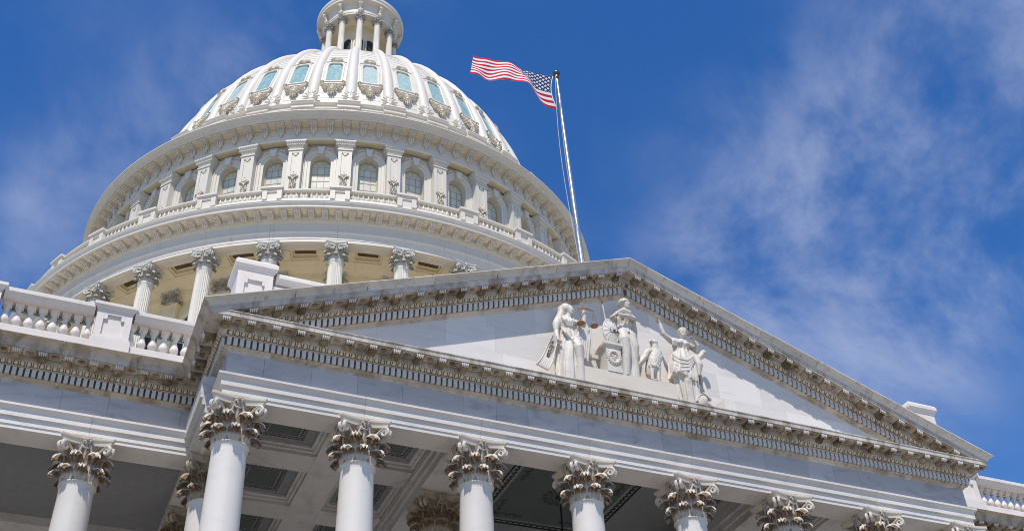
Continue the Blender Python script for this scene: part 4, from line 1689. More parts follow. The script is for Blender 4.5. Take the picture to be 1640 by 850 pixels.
cm.ball((0, -16.12, 49.80), (0.10, 0.09, 0.12), 7, 5)
cm.box(-0.25, 0.25, -16.69, -16.05, 50.215, 50.272)
cm.ball((0, -16.12, 49.66), (0.06, 0.06, 0.07), 6, 4)
ME_UCON = dl(cm).mesh("console", M_IRON_F, 40)
sm = MB()
for (x0, x1, y0, y1) in ((-0.20, 0.20, -16.68, -16.64), (-0.20, 0.20, -16.24, -16.20), (-0.20, -0.16, -16.64, -16.24), (0.16, 0.20, -16.64, -16.24)):
    sm.box(x0, x1, y0, y1, 50.245, 50.285)
ME_UPN = dl(sm).mesh("soffit_panel", M_IRON_S)
k = -33
while -15 + k * 10 / 3 < 70:
    a = -15 + k * 10 / 3
    if a > -108:
        put("console", ME_UCON, dome, (0, 0, 0), R(a))
        put("soffit_panel", ME_UPN, dome, (0, 0, 0), R(a + 5 / 3))
    k += 1

# base course of the shell
m_ = MB()
m_.lathe([(15.3, 50.8), (15.45, 50.8), (15.45, 52.42), (15.58, 52.44), (15.58, 52.52), (15.50, 52.55), (15.50, 52.74), (15.62, 52.78), (15.66, 52.86), (15.62, 52.92), (14.6, 53.1), (13.8, 53.2)], 216)
dput("base_course", m_, M_IRON, 25)
pm = MB()
pr = [(15.40, 51.9), (15.62, 51.9), (15.62, 52.40), (15.76, 52.42), (15.76, 52.53), (15.68, 52.56), (15.68, 52.74), (15.80, 52.78), (15.85, 52.86), (15.82, 52.935), (15.40, 52.96)]
arcprof(pm, pr, -2.45, 2.45, 4)
for k in range(5):
    pm.ball(((k - 2) * 0.19, -15.65, 52.20 + 0.03 * (k % 2)), (0.10, 0.05, 0.07), 7, 5)
ME_BCB = dl(pm).mesh("base_block", M_IRON, 30)
for a in AZ:
    put("base_block", ME_BCB, dome, (0, 0, 0), R(a))

# shell
RB, ZBs, HS, NS = 13.78, 53.0, 17.5, 1.8


def shell_r(z, d=0.0):
    q = min(1.0, max(0.0, (z - ZBs) / HS))
    return (RB + d) * (1 - q ** NS) ** (1 / NS)


pr = [(13.9, 53.1)]
z = 53.2
while z < 69.9:
    st = 0.56 if z < 66 else 0.34
    r0_, r1_ = shell_r(z), shell_r(z + st)
    pr.append((r0_ + 0.09, z))
    pr.append((r1_ + 0.09, z + st - 0.03))
    pr.append((r1_ + 0.0, z + st - 0.025))
    z += st
pr += [(2.0, 70.2)]
m_ = MB()
m_.lathe(pr, 216)
dput("shell", m_, M_DOME, 20)


def shell_frame(z):
    """point on the shell at angle 0 and its outward normal in the Y-Z plane"""
    r = shell_r(z)
    e = 0.02
    dr = (shell_r(z + e) - shell_r(z - e)) / (2 * e)
    n = Vector((0, -1.0, -dr)).normalized()
    t = Vector((0, -dr, 1.0)).normalized()
    return Vector((0, -r, z)), n, t


zs_ = [54.3, 55.2, 56.0, 57, 58, 59, 60, 61, 62, 63, 64, 65, 66, 66.8, 67.5, 68.1, 68.6, 69.0, 69.4, 69.7]
rings = []
for z in zs_:
    p, n, t = shell_frame(z)
    q = (z - 54) / 16
    wd = 0.50 - 0.27 * q ** 2
    ring = []
    for (x, h) in ((-1.0, -0.1), (-1.0, 0.10), (-0.72, 0.12), (-0.66, 0.20), (-0.48, 0.33), (-0.18, 0.40), (0.18, 0.40), (0.48, 0.33), (0.66, 0.20), (0.72, 0.12), (1.0, 0.10), (1.0, -0.1)):
        ring.append(tuple(p + n * h * (1.0 - 0.35 * q) + Vector((x * wd, 0, 0))))
    rings.append(ring)
m_ = MB()
m_.loft(rings)
ME_RIB = dl(m_).mesh("rib", M_DOME, 45)


def onshell(mb, x, z, h, r, n_=8, m__=6, mat=0, ang=0.0):
    p, n, t = shell_frame(z)
    c = p + n * h + Vector((x, 0, 0))
    M = Matrix(((1, 0, 0), (0, n.y, t.y), (0, n.z, t.z)))
    if ang:
        M = M @ Matrix.Rotation(ang, 3, 'Y')
    mb.ball(tuple(c), r, n_, m__, mat, M)


m_ = MB()
for (x, z, L_, an) in [(0, 55.75, .26, 0), (-.13, 55.66, .22, -25), (.13, 55.66, .22, 25), (-.26, 55.50, .20, -50), (.26, 55.50, .20, 50), (-.38, 55.28, .20, -75), (.38, 55.28, .20, 75),
                       (-.20, 55.30, .16, -35), (.20, 55.30, .16, 35), (0, 55.40, .18, 0), (-.34, 55.02, .17, -95), (.34, 55.02, .17, 95), (-.12, 55.05, .17, -60), (.12, 55.05, .17, 60), (0, 54.95, .14, 0)]:
    onshell(m_, x, z, 0.30 + 0.05 * cos(x * 3), (L_ * 0.34, 0.08, L_), 7, 6, 0, R(an))
ME_RBO = dl(m_).mesh("leaf_cluster", M_IRON, 60)
for a in AZ:
    o = put("rib", ME_RIB, dome, (0, 0, 0), R(a))
    put("leaf_cluster", ME_RBO, o)

# windows of the shell
WZ0, WZ1 = 57.25, 59.85


def shell_poly(pts, h):
    out = []
    for x, z in pts:
        p, n, t = shell_frame(z)
        out.append(tuple(p + n * h + Vector((x, 0, 0))))
    return out


def octa(g_, zlo, zhi, hw):
    return [(-hw - g_, zlo - g_), (hw + g_, zlo - g_), (hw + g_, zhi - 0.22), (hw - 0.10 + g_ * 0.6, zhi + g_ * 0.5), (hw * 0.45, zhi + 0.02 + g_), (-hw * 0.45, zhi + 0.02 + g_), (-hw + 0.10 - g_ * 0.6, zhi + g_ * 0.5), (-hw - g_, zhi - 0.22)]


def subdiv(pts):
    out = []
    for i in range(len(pts)):
        a, b_ = pts[i], pts[(i + 1) % len(pts)]
        n = max(1, int(abs(b_[1] - a[1]) / 0.4))
        for k in range(n):
            out.append((a[0] + (b_[0] - a[0]) * k / n, a[1] + (b_[1] - a[1]) * k / n))
    return out


base_oct = octa(0, WZ0, WZ1, 0.44)
m_ = MB()
rings = []
for g_, h in ((0.0, 0.0), (0.0, 0.21), (0.05, 0.25), (0.13, 0.25), (0.16, 0.18), (0.22, 0.17), (0.24, 0.20), (0.34, 0.20), (0.36, 0.0)):
    rings.append(shell_poly(octa(g_, WZ0, WZ1, 0.44), h))
m_.loft(rings, False)
# flat raised panel carrying the window
rings = []
ME_SWF = dl(m_).mesh("window_frame", M_DOME, 30)
m_ = MB()
nz = 7
gl = []
for i in range(nz):
    z = WZ0 + (WZ1 + 0.02 - WZ0) * i / (nz - 1)
    hw = 0.44 if z < WZ1 - 0.25 else 0.44 - 0.25 * (z - WZ1 + 0.25) / 0.27
    gl.append(shell_poly([(-hw, z), (hw, z)], 0.135) + shell_poly([(hw, z), (-hw, z)], 0.02))
m_.loft(gl)
ME_SWP = dl(m_).mesh("pane", M_CYAN, 30)
m_ = MB()
for k in range(11):
    a = PI * (k - 0.5) / 10 - 0.0
    an = PI / 2 - PI * k / 10
    onshell(m_, 0.24 * sin(an), 60.30 + 0.26 * cos(an), 0.24 + 0.05 * cos(an), (0.055, 0.10, 0.19), 7, 6, 0, an)
onshell(m_, 0, 60.24, 0.26, (0.15, 0.12, 0.12), 9, 6)
for sx in (-1, 1):
    onshell(m_, sx * 0.44, 60.22, 0.18, (0.06, 0.07, 0.14), 7, 5, 0, sx * 1.9)
    onshell(m_, sx * 0.58, 60.14, 0.18, (0.05, 0.06, 0.10), 7, 5, 0, sx * 1.2)
ME_SHELLO = dl(m_).mesh("scallop_ornament", M_IRON_D, 60)
m_ = MB()
for k in range(12):
    an = 2 * PI * k / 12
    onshell(m_, 0.20 * sin(an), 56.05 + 0.22 * cos(an), 0.28, (0.055, 0.11, 0.12), 7, 5, 0, an)
onshell(m_, 0, 56.05, 0.30, (0.13, 0.14, 0.15), 9, 6)
for (x, z, L_, an) in [(0, 55.66, .16, 180), (-.11, 55.70, .13, 205), (.11, 55.70, .13, 155), (0, 56.52, .20, 0), (-.13, 56.46, .17, -35), (.13, 56.46, .17, 35), (0, 56.74, .12, 0)]:
    onshell(m_, x, z, 0.26, (L_ * 0.38, 0.09, L_), 7, 6, 0, R(an))
for sx in (-1, 1):
    for (x, z, L_, an) in ((0.30, 56.40, .17, 60), (0.46, 56.52, .17, 80), (0.58, 56.60, .14, 40), (0.66, 56.80, .16, 10), (0.74, 57.02, .12, -40), (0.64, 57.06, .10, -100), (0.40, 56.24, .14, 110), (0.34, 56.62, .12, 20), (0.52, 56.36, .12, 120)):
        onshell(m_, sx * x, z, 0.24, (L_ * 0.40, 0.10, L_), 7, 5, 0, sx * R(an))
ME_CART = dl(m_).mesh("cartouche", M_IRON_D, 60)
for a in BAY:
    o = put("shell_window", ME_SWF, dome, (0, 0, 0), R(a))
    put("pane", ME_SWP, o)
    put("scallop_ornament", ME_SHELLO, o)
    put("cartouche", ME_CART, o)

# lantern (tholos) on top
m_ = MB()
m_.lathe([(3.9, 69.4), (3.9, 70.3), (3.6, 70.4), (3.6, 71.0), (0.5, 71.05)], 72)
dput("lantern_base", m_, M_IRON, 30)
tm = MB()
for i, (zq, rr) in enumerate([(71.0, 0.36), (71.2, 0.36), (71.25, 0.30), (71.45, 0.27), (74.0, 0.26), (76.1, 0.228), (76.2, 0.228), (76.25, 0.25), (76.30, 0.22)]):
    pass
rings = []
for (zq, rr, dep) in [(71.0, 0.36, 0), (71.2, 0.36, 0), (71.22, 0.30, 0), (71.45, 0.275, 0), (71.5, 0.27, 1), (74.0, 0.26, 1), (76.1, 0.235, 1), (76.16, 0.235, 0), (76.2, 0.235, 0), (76.24, 0.26, 0), (76.30, 0.23, 0)]:
    rings.append([((rr - dep * 0.022 * (1 - abs(cos(8 * 2 * PI * j / 96)))) * sin(2 * PI * j / 96), -(rr - dep * 0.022 * (1 - abs(cos(8 * 2 * PI * j / 96)))) * cos(2 * PI * j / 96), zq - Z0) for j in range(96)])
tm.loft(rings)
ME_TCOL = tm.mesh("lantern_shaft", M_IRON, 40)
bm2 = MB()
bm2.box(-0.18, 0.18, -0.02 - 0.30, 0.4, 76.95, 77.25)
bm2.tube([(0, -0.28, 77.0), (0, -0.40, 77.2), (0, -0.36, 77.45), (0, -0.52, 77.65), (0, -0.62, 77.9), (0, -0.5, 78.05)], [0.14, 0.17, 0.13, 0.15, 0.16, 0.1], 8)
for sx in (-1, 1):
    bm2.ball((sx * 0.12, -0.42, 77.2), (0.1, 0.1, 0.14), 7, 5)
    bm2.ball((sx * 0.12, -0.62, 77.85), (0.1, 0.1, 0.12), 7, 5)
ME_TBR = dl(bm2).mesh("bracket", M_IRON_D, 50)
RT = 2.80
for k in range(12):
    a = R(15 + 30 * k)
    c = put("lantern_column", ME_TCOL, dome, (RT * sin(a), -RT * cos(a), 0), a)
    put("capital", CAP_IRON, c, (0, 0, 76.28 - Z0), 0, (0.545, 0.545, 0.60))
    put("bracket", ME_TBR, c)
m_ = MB()
m_.lathe([(2.35, 76.95), (2.35, 76.93), (3.02, 76.93), (3.02, 77.10), (3.06, 77.12), (3.06, 77.70), (3.10, 77.75), (3.12, 78.15), (3.46, 78.22), (3.47, 78.20), (3.54, 78.20), (3.54, 78.42), (3.60, 78.5),
          (3.62, 78.75), (3.2, 79.1), (2.4, 79.5), (2.2, 81.0), (1.2, 82.2), (0.9, 83.5), (0.05, 84.5)], 96)
dput("lantern_cornice", m_, M_IRON, 25)
m_ = MB()
m_.lathe([(1.75, 71.0), (1.75, 76.95), (2.4, 76.96)], 48)
dput("lantern_core", m_, M_IRON_S, 30)
wm = MB()
pp = arch_path(0.33, 71.6, 75.0, 8)
for j_, (h0, h1, gx, mt) in enumerate(((1.72, 1.775, 0.0, 0),)):
    f_, b__ = [], []
    for x, z, nx, nz in pp:
        f_.append((x, -1.79, z))
        b__.append((x, -1.6, z))
    wm.loft([f_, b__])
ME_TWIN = dl(wm).mesh("dark_opening", M_DARK)
wm = MB()
rings = []
for x, z, nx, nz in pp:
    rings.append([(x + nx * o, -h, z + nz * o) for o, h in ((0, 1.70), (0, 1.84), (0.10, 1.84), (0.12, 1.70))])
wm.loft(rings)
ME_TARC = dl(wm).mesh("opening_surround", M_IRON, 40)
for k in range(12):
    o = put("opening_surround", ME_TARC, dome, (0, 0, 0), R(15 + 30 * k))
    put("dark_opening", ME_TWIN, o)

# ------------------------------------------------------------------ pediment figures
ZST = ZCT


def robe(mb, rings, n=132, k1=11, k2=17, ph=0.0, hem=0.0):
    """draped volume: ridged folds with sharp valleys that drift with height"""
    out = []
    for (x, y, z, rx, ry, a, sw) in rings:
        rr = []
        for j in range(n):
            t_ = 2 * PI * j / n
            t2 = t_ + 0.22 * sin(2 * t_ + ph + sw) + 0.10 * sin(5 * t_ - sw)
            ridge = 1 - abs(sin(k1 * t2 / 2 + ph + 0.5 * sw)) ** 0.8
            r3 = 1 - abs(sin(k2 * t2 / 2 + 1.7 * ph - 0.3 * sw))
            f = 1 + a * (3.2 * (ridge - 0.45) + 1.7 * (r3 - 0.4) + 0.35 * cos(3 * t_ + sw))
            dz = hem * (sin(2 * t_ + 0.6) + 0.5 * cos(3 * t_)) * max(0.0, 1 - 1.6 * (z - rings[0][2]))
            rr.append((x + rx * f * cos(t_), y + ry * f * sin(t_), z + dz))
        out.append(rr)
    mb.loft(out)


def head(mb, c, d, r=0.165, hair=True, bun=True):
    """head with face turned along the horizontal direction d (angle from -Y, positive to +X)"""
    fx, fy = sin(d), -cos(d)
    sx, sy = cos(d), sin(d)
    c = Vector(c)
    F = Vector((fx, fy, 0))
    Sd = Vector((sx, sy, 0))
    rot = Matrix.Rotation(d, 3, 'Z')
    mb.ball(c, (r * 0.80, r * 0.98, r * 1.22), 18, 14, 0, rot)
    mb.ball(c + F * r * 0.36 + Vector((0, 0, -r * 0.62)), (r * 0.62, r * 0.62, r * 0.70), 14, 10, 0, rot)
    mb.ball(c + F * r * 0.55 + Vector((0, 0, -r * 0.28)), (r * 0.60, r * 0.48, r * 0.60), 14, 10, 0, rot)
    # brow, nose, lips, chin, cheeks, eyes
    mb.tube([c + F * r * 0.90 + Vector((0, 0, r * 0.22)), c + F * r * 1.00 + Vector((0, 0, -r * 0.05)), c + F * r * 1.08 + Vector((0, 0, -r * 0.26))], [r * 0.09, r * 0.10, r * 0.13], 7)
    mb.ball(c + F * r * 0.84 + Vector((0, 0, r * 0.27)), (r * 0.52, r * 0.16, r * 0.10), 10, 7, 0, rot)
    mb.ball(c + F * r * 0.93 + Vector((0, 0, -r * 0.58)), (r * 0.24, r * 0.12, r * 0.07), 8, 6, 0, rot)
    mb.ball(c + F * r * 0.91 + Vector((0, 0, -r * 0.72)), (r * 0.20, r * 0.12, r * 0.07), 8, 6, 0, rot)
    mb.ball(c + F * r * 0.78 + Vector((0, 0, -r * 0.98)), (r * 0.24, r * 0.22, r * 0.20), 8, 6, 0, rot)
    for s in (-1, 1):
        mb.ball(c + F * r * 0.80 + Sd * s * r * 0.34 + Vector((0, 0, r * 0.05)), (r * 0.15, r * 0.12, r * 0.11), 8, 6, 0, rot)
        mb.ball(c + F * r * 0.66 + Sd * s * r * 0.42 + Vector((0, 0, -r * 0.35)), (r * 0.24, r * 0.22, r * 0.26), 8, 6, 0, rot)
        mb.ball(c - F * r * 0.05 + Sd * s * r * 0.80 + Vector((0, 0, -r * 0.05)), (r * 0.10, r * 0.20, r * 0.28), 8, 6, 0, rot)
    mb.tube([c + Vector((0, 0, -r * 0.6)) - F * r * 0.1, c + Vector((0, 0, -r * 2.0)) - F * r * 0.2], [r * 0.50, r * 0.62], 12)
    if hair:
        mb.ball(c - F * r * 0.16 + Vector((0, 0, r * 0.30)), (r * 0.96, r * 1.05, r * 1.08), 16, 12, 0, rot)
        for k in range(13):
            a = -PI * 0.62 + PI * 1.24 * k / 12
            q = c + Sd * sin(a) * r * 0.92 + F * (cos(a) * r * 0.72 - r * 0.02) + Vector((0, 0, r * (0.62 - 0.55 * abs(sin(a)) + 0.10 * (k % 2))))
            mb.ball(q, r * 0.27, 8, 6)
        if bun:
            mb.ball(c - F * r * 1.05 + Vector((0, 0, r * 0.15)), r * 0.46, 10, 8)


def hand(mb, wrist, d, curl, s=1.0, side=1):
    """palm and five fingers; d points along the hand, curl is the direction the fingers bend to"""
    wv, d, cu = Vector(wrist), Vector(d).normalized(), Vector(curl).normalized()
    ac = d.cross(cu).normalized()
    mb.tube([wv, wv + d * 0.07 * s, wv + d * 0.13 * s], [0.040 * s, 0.052 * s, 0.048 * s], 9, 0, 0.8)
    for i in range(4):
        o = wv + d * 0.12 * s + ac * (i - 1.5) * 0.034 * s
        L = (0.10, 0.12, 0.112, 0.088)[i] * s
        mb.tube([o, o + d * L * 0.45 + cu * 0.012, o + d * L * 0.75 + cu * 0.04 * s, o + d * L * 0.85 + cu * 0.085 * s], [0.020 * s, 0.019 * s, 0.017 * s, 0.014 * s], 7)
    o = wv + d * 0.04 * s - ac * side * 0.045 * s
    mb.tube([o, o + d * 0.06 * s - ac * side * 0.035 * s, o + d * 0.10 * s - ac * side * 0.03 * s + cu * 0.03], [0.023 * s, 0.021 * s, 0.016 * s], 7)


def stone(name, mb, parent, mat=None, vox=0.012, loc=None, sm=1):
    """union of the overlapping volumes as one continuous skin"""
    o = parent.location if parent else Vector((0, 0, 0))
    mb.v = [(x - o.x, y - o.y, z - o.z) for x, y, z in mb.v]
    me = mb.mesh(name, mat or M_STATUE, 180)
    ob = put(name, me, parent)
    r_ = ob.modifiers.new("skin", 'REMESH')
    r_.mode = 'VOXEL'
    r_.voxel_size = vox
    r_.use_smooth_shade = True
    if sm:
        s_ = ob.modifiers.new("soften", 'SMOOTH')
        s_.iterations = sm
        s_.factor = 0.5
    return ob


def plainpart(name, mb, parent, mat, smooth=None):
    o = parent.location
    mb.v = [(x - o.x, y - o.y, z - o.z) for x, y, z in mb.v]
    return put(name, mb.mesh(name, mat, smooth), parent)


def fold(mb, pts, r, n=7):
    mb.tube(pts, [r * (0.5 + 0.9 * sin(PI * (0.12 + 0.80 * i / (len(pts) - 1)))) for i in range(len(pts))], n)


def text_part(name, txt, size, loc, rot, parent, mat, ext=0.006):
    cu = bpy.data.curves.new(name, 'FONT')
    cu.body = txt
    cu.size = size
    cu.extrude = ext
    cu.align_x = 'CENTER'
    cu.align_y = 'CENTER'
    cu.offset = 0.004
    tmp = bpy.data.objects.new(name, cu)
    me = bpy.data.meshes.new_from_object(tmp)
    bpy.data.objects.remove(tmp)
    me.materials.clear()
    me.materials.append(mat)
    o = bpy.data.objects.new(name, me)
    col.objects.link(o)
    o.parent = parent
    o.location = Vector(loc) - parent.location
    o.rotation_euler = rot
    return o


YS = -0.82
# --- figure with scales
J = thing("statue", "white marble statue of a veiled robed woman holding up brass scales and a long scroll", "statue", (-2.2, YS, ZST), "pediment statues")
mb = MB()
robe(mb, [(-2.22, YS, ZST, .44, .26, .10, 0), (-2.23, YS, 20.0, .43, .26, .11, .3), (-2.24, YS, 20.35, .40, .25, .10, .6), (-2.23, YS - .02, 20.75, .37, .25, .09, 1.0),
          (-2.21, YS - .01, 21.1, .345, .24, .07, 1.4), (-2.20, YS, 21.38, .30, .21, .06, 1.7), (-2.20, YS, 21.60, .235, .175, .04, 2.0), (-2.21, YS - .02, 21.76, .25, .19, .03, 2.2),
          (-2.23, YS - .02, 21.90, .275, .19, .03, 2.4), (-2.24, YS, 22.0, .29, .15, .02, 2.5), (-2.22, YS + .02, 22.09, .15, .11, .0, 2.6)])
mb.tube([(-2.05, YS - .16, 21.15), (-2.0, YS - .27, 20.85), (-1.98, YS - .22, 20.5), (-1.95, YS - .15, ZST)], [.15, .15, .12, .11], 12)
for k in range(6):
    q = k / 5
    fold(mb, [(-2.50 + .10 * q, YS - .20, 21.55 - .05 * q), (-2.42 + .12 * q, YS - .28, 21.30 - .12 * q), (-2.25 + .16 * q, YS - .27, 21.12 - .20 * q), (-1.98 + .06 * q, YS - .235, 21.33 - .12 * q), (-1.90, YS - .14, 21.55 - .08 * q)], .020 + .010 * (k % 2))
for k in range(5):
    fold(mb, [(-2.44 + .1 * k, YS - .18, 21.97), (-2.36 + .07 * k, YS - .22, 21.80), (-2.28 + .04 * k, YS - .19, 21.63)], .022)
for sx in (-1, 1):
    mb.ball((-2.22 + sx * .11, YS - .17, 21.83), (.095, .085, .09), 10, 8)
head(mb, (-2.13, YS - .06, 22.33), R(62), .158, False)
# veil falling over the shoulder
mb.ball((-2.20, YS + .0, 22.38), (.175, .19, .20), 16, 12)
mb.tube([(-2.29, YS + .03, 22.42), (-2.33, YS + .02, 22.2), (-2.40, YS + .02, 22.02), (-2.52, YS + .05, 21.85)], [.13, .12, .13, .10], 12)
# arms
mb.tube([(-2.47, YS, 21.95), (-2.56, YS - .04, 21.72), (-2.60, YS - .08, 21.46)], [.105, .12, .075], 12)
mb.tube([(-2.58, YS - .06, 21.50), (-2.62, YS - .13, 21.30), (-2.63, YS - .20, 21.12)], [.075, .068, .045], 12)
hand(mb, (-2.63, YS - .20, 21.12), (.1, -.25, -1), (.8, -.3, 0), .95)
mb.tube([(-1.98, YS, 21.95), (-1.82, YS - .06, 21.90), (-1.67, YS - .10, 21.93)], [.11, .10, .072], 12)
mb.tube([(-1.68, YS - .10, 21.92), (-1.65, YS - .13, 22.15), (-1.66, YS - .15, 22.38)], [.075, .065, .042], 12)
hand(mb, (-1.66, YS - .15, 22.36), (-.15, -.2, 1), (-.7, -.5, 0), .95)
for k in range(5):
    fold(mb, [(-1.86 + .07 * k, YS - .06, 21.90), (-1.80 + .07 * k, YS - .05, 21.4), (-1.86 + .07 * k, YS - .03, 21.0), (-1.94 + .08 * k, YS - .02, 20.62 + .08 * (k % 2))], .048)
fold(mb, [(-1.62, YS - .08, 21.95), (-1.55, YS - .06, 21.7), (-1.57, YS - .05, 21.5)], .06)
stone("figure", mb, J)
mb = MB()
rings = []
for i in range(9):
    q = i / 8
    cx, cz = -2.68 - .42 * q - .10 * q ** 4, 21.16 - 1.22 * q
    hw = .11 + .09 * q
    yy = YS - .16 + .06 * sin(q * 5)
    n_ = Vector((-.33, 0, -.95)).normalized()
    pr_ = Vector((.95, 0, -.33))
    rings.append([tuple(Vector((cx, yy, cz)) + pr_ * hw * u + Vector((0, v_, 0))) for u, v_ in ((-1, .02), (-1, -.05), (-.9, -.065), (-.8, -.04), (.8, -.04), (.9, -.065), (1, -.05), (1, .02))])
mb.loft(rings)
scroll = plainpart("scroll", mb, J, M_CRUST if False else M_STATUE, 40)
ang = math.atan2(1.22, .42)
text_part("scroll_lettering", "CONSTITUTION", .125, (-2.93, YS - .212, 20.52), (R(90), R(-71), 0), J, M_SLOT)
mb = MB()
mb.tube([(-1.90, YS - .24, 22.33), (-1.64, YS - .26, 22.38), (-1.38, YS - .24, 22.35)], [.016, .024, .016], 8)
mb.tube([(-1.64, YS - .26, 22.30), (-1.64, YS - .26, 22.52)], .014, 6)
plainpart("scale_beam", mb, J, M_BRONZE, 60)
for sx, px, pz in ((-1, -1.84, 21.80), (1, -1.40, 21.80)):
    bx_ = -1.64 + sx * .255
    mb = MB()
    for k in range(3):
        a = 2 * PI * k / 3
        mb.tube([(bx_, YS - .24, 22.34), (px + .11 * cos(a), YS - .24 + .11 * sin(a), pz)], .006, 4)
    plainpart("chain", mb, J, M_BRONZE)
    mb = MB()
    mb.lathe([(0.0, -.06), (.07, -.05), (.12, -.015), (.125, 0.0), (.11, 0.0), (.06, -.035), (0.0, -.045)], 18)
    mb.v = [(x + px, y + YS - .24, z + pz) for x, y, z in mb.v]
    plainpart("scale_pan", mb, J, M_BRONZE, 50)

# --- centre figure with shield, spear and altar
PZ = 20.28
pl = thing("statue_plinth", "long low cream stone plinth under the shield figure and eagle", "plinth", (-.36, -.75, ZST), None)
mb = MB()
mb.box(-1.90, 1.16, -1.06, YF - .005, ZST - .01, PZ)
plainpart("plinth_block", mb, pl, M_PLINTH)
A_ = thing("statue", "white marble statue of a robed woman leaning on an oval shield beside an altar", "statue", (-.3, YS, PZ), "pediment statues")
mb = MB()
robe(mb, [(-.36, YS, PZ, .30, .22, .08, 0), (-.36, YS, 20.7, .30, .22, .08, .4), (-.34, YS - .02, 21.2, .30, .23, .07, .8), (-.30, YS - .02, 21.6, .31, .23, .06, 1.2), (-.28, YS, 21.88, .30, .21, .05, 1.5),
          (-.27, YS, 22.08, .235, .175, .04, 1.8), (-.27, YS, 22.2, .25, .185, .06, 2.0), (-.26, YS - .02, 22.40, .275, .20, .03, 2.2), (-.25, YS, 22.58, .29, .16, .02, 2.3), (-.24, YS + .02, 22.70, .17, .12, 0, 2.4)])
mb.tube([(-.42, YS - .12, 21.85), (-.45, YS - .27, 21.48), (-.42, YS - .24, 21.0), (-.46, YS - .14, PZ)], [.19, .17, .135, .12], 14)
mb.tube([(-.12, YS - .08, 21.85), (-.06, YS - .14, 21.40), (-.10, YS - .12, 20.9), (-.10, YS - .10, PZ)], [.18, .15, .12, .11], 14)
robe(mb, [(-.28, YS - .01, 21.90, .345, .245, .09, .5), (-.28, YS - .01, 22.0, .32, .23, .08, .6), (-.27, YS, 22.12, .25, .185, .05, .8)], 132, 15, 23, .4, .05)
for sx in (-1, 1):
    mb.ball((-.26 + sx * .11, YS - .17, 22.46), (.10, .09, .095), 10, 8)
head(mb, (-.17, YS - .06, 23.05), R(38), .16)
mb.tube([(-.05, YS + .02, 22.62), (.05, YS, 22.45), (.10, YS + .02, 22.1), (.06, YS + .06, 21.6), (.02, YS + .08, 20.9), (-.02, YS + .08, PZ)], [.12, .12, .10, .09, .10, .12], 12)
mb.tube([(-.48, YS + .0, 22.64), (-.3, YS - .16, 22.72), (-.1, YS - .16, 22.68), (.06, YS - .02, 22.62)], [.07, .075, .075, .08], 10)
mb.tube([(.02, YS - .02, 22.60), (.03, YS - .12, 22.50), (.0, YS - .24, 22.40)], [.10, .095, .075], 12)
mb.tube([(.0, YS - .24, 22.40), (-.25, YS - .33, 22.38), (-.52, YS - .34, 22.36)], [.075, .07, .045], 12)
hand(mb, (-.52, YS - .34, 22.36), (-1, -.1, -.05), (0, -.3, -1), .95)
mb.tube([(-.50, YS, 22.56), (-.60, YS - .06, 22.42), (-.68, YS - .16, 22.32)], [.10, .09, .07], 12)
hand(mb, (-.66, YS - .18, 22.33), (-.9, -.5, -.1), (0, -.3, -1), .9, -1)
stone("figure", mb, A_)
mb = MB()
rings = []
for f, yy in ((1.0, .02), (1.0, -.02), (.93, -.035), (.90, -.02), (.6, -.06), (.2, -.085)):
    rings.append([(-.83 + .27 * f * cos(2 * PI * j / 36), YS - .18 + yy, 21.76 + .48 * f * sin(2 * PI * j / 36)) for j in range(36)])
mb.loft(rings)
for k in range(14):
    a = 2 * PI * k / 14
    mb.tube([(-.83 + .07 * cos(a), YS - .262, 21.76 + .12 * sin(a)), (-.83 + .23 * cos(a), YS - .215, 21.76 + .41 * sin(a))], .014, 5)
plainpart("shield", mb, A_, M_MARBLE, 50)
text_part("shield_lettering", "USA", .17, (-.74, YS - .272, 21.74), (R(90), 0, 0), A_, M_SLOT, .006)
mb = MB()
mb.box(-1.10, -.62, YS - .26, YS + .25, PZ, 21.14)
rings = []
for g_, zz in ((0.0, 21.14), (.04, 21.17), (.07, 21.20), (.07, 21.28)):
    rings.append([(-1.10 - g_, YS - .26 - g_, zz), (-.62 + g_, YS - .26 - g_, zz), (-.62 + g_, YS + .25 + g_, zz), (-1.10 - g_, YS + .25 + g_, zz)])
mb.loft(rings)
plainpart("altar", mb, A_, M_STATUE)
mb = MB()
for k in range(20):
    a = 2 * PI * k / 20
    mb.ball((-.86 + .17 * cos(a), YS - .275, 20.78 + .20 * sin(a)), (.055, .04, .05), 7, 5, 0)
    mb.ball((-.86 + .215 * cos(a + .15), YS - .27, 20.78 + .245 * sin(a + .15)), (.03, .03, .04), 6, 4, 0)
for q in ((-.05, .06), (.05, .03), (0, -.06), (-.04, -.02)):
    mb.ball((-.86 + q[0], YS - .27, 20.78 + q[1]), (.05, .02, .03), 6, 4)
plainpart("wreath", mb, A_, M_STATUE, 60)
mb = MB()
mb.tube([(-.80, YS - .02, 21.3), (-.90, YS + .02, 23.0)], .022, 8)
plainpart("spear_shaft", mb, A_, M_STATUE, 60)
mb = MB()
mb.tube([(-.895, YS + .02, 22.90), (-.90, YS + .02, 23.0), (-.91, YS + .02, 23.10), (-.92, YS + .02, 23.24)], [.03, .075, .05, .006], 10, 0, .45)
plainpart("spear_head", mb, A_, M_BRONZE, 60)

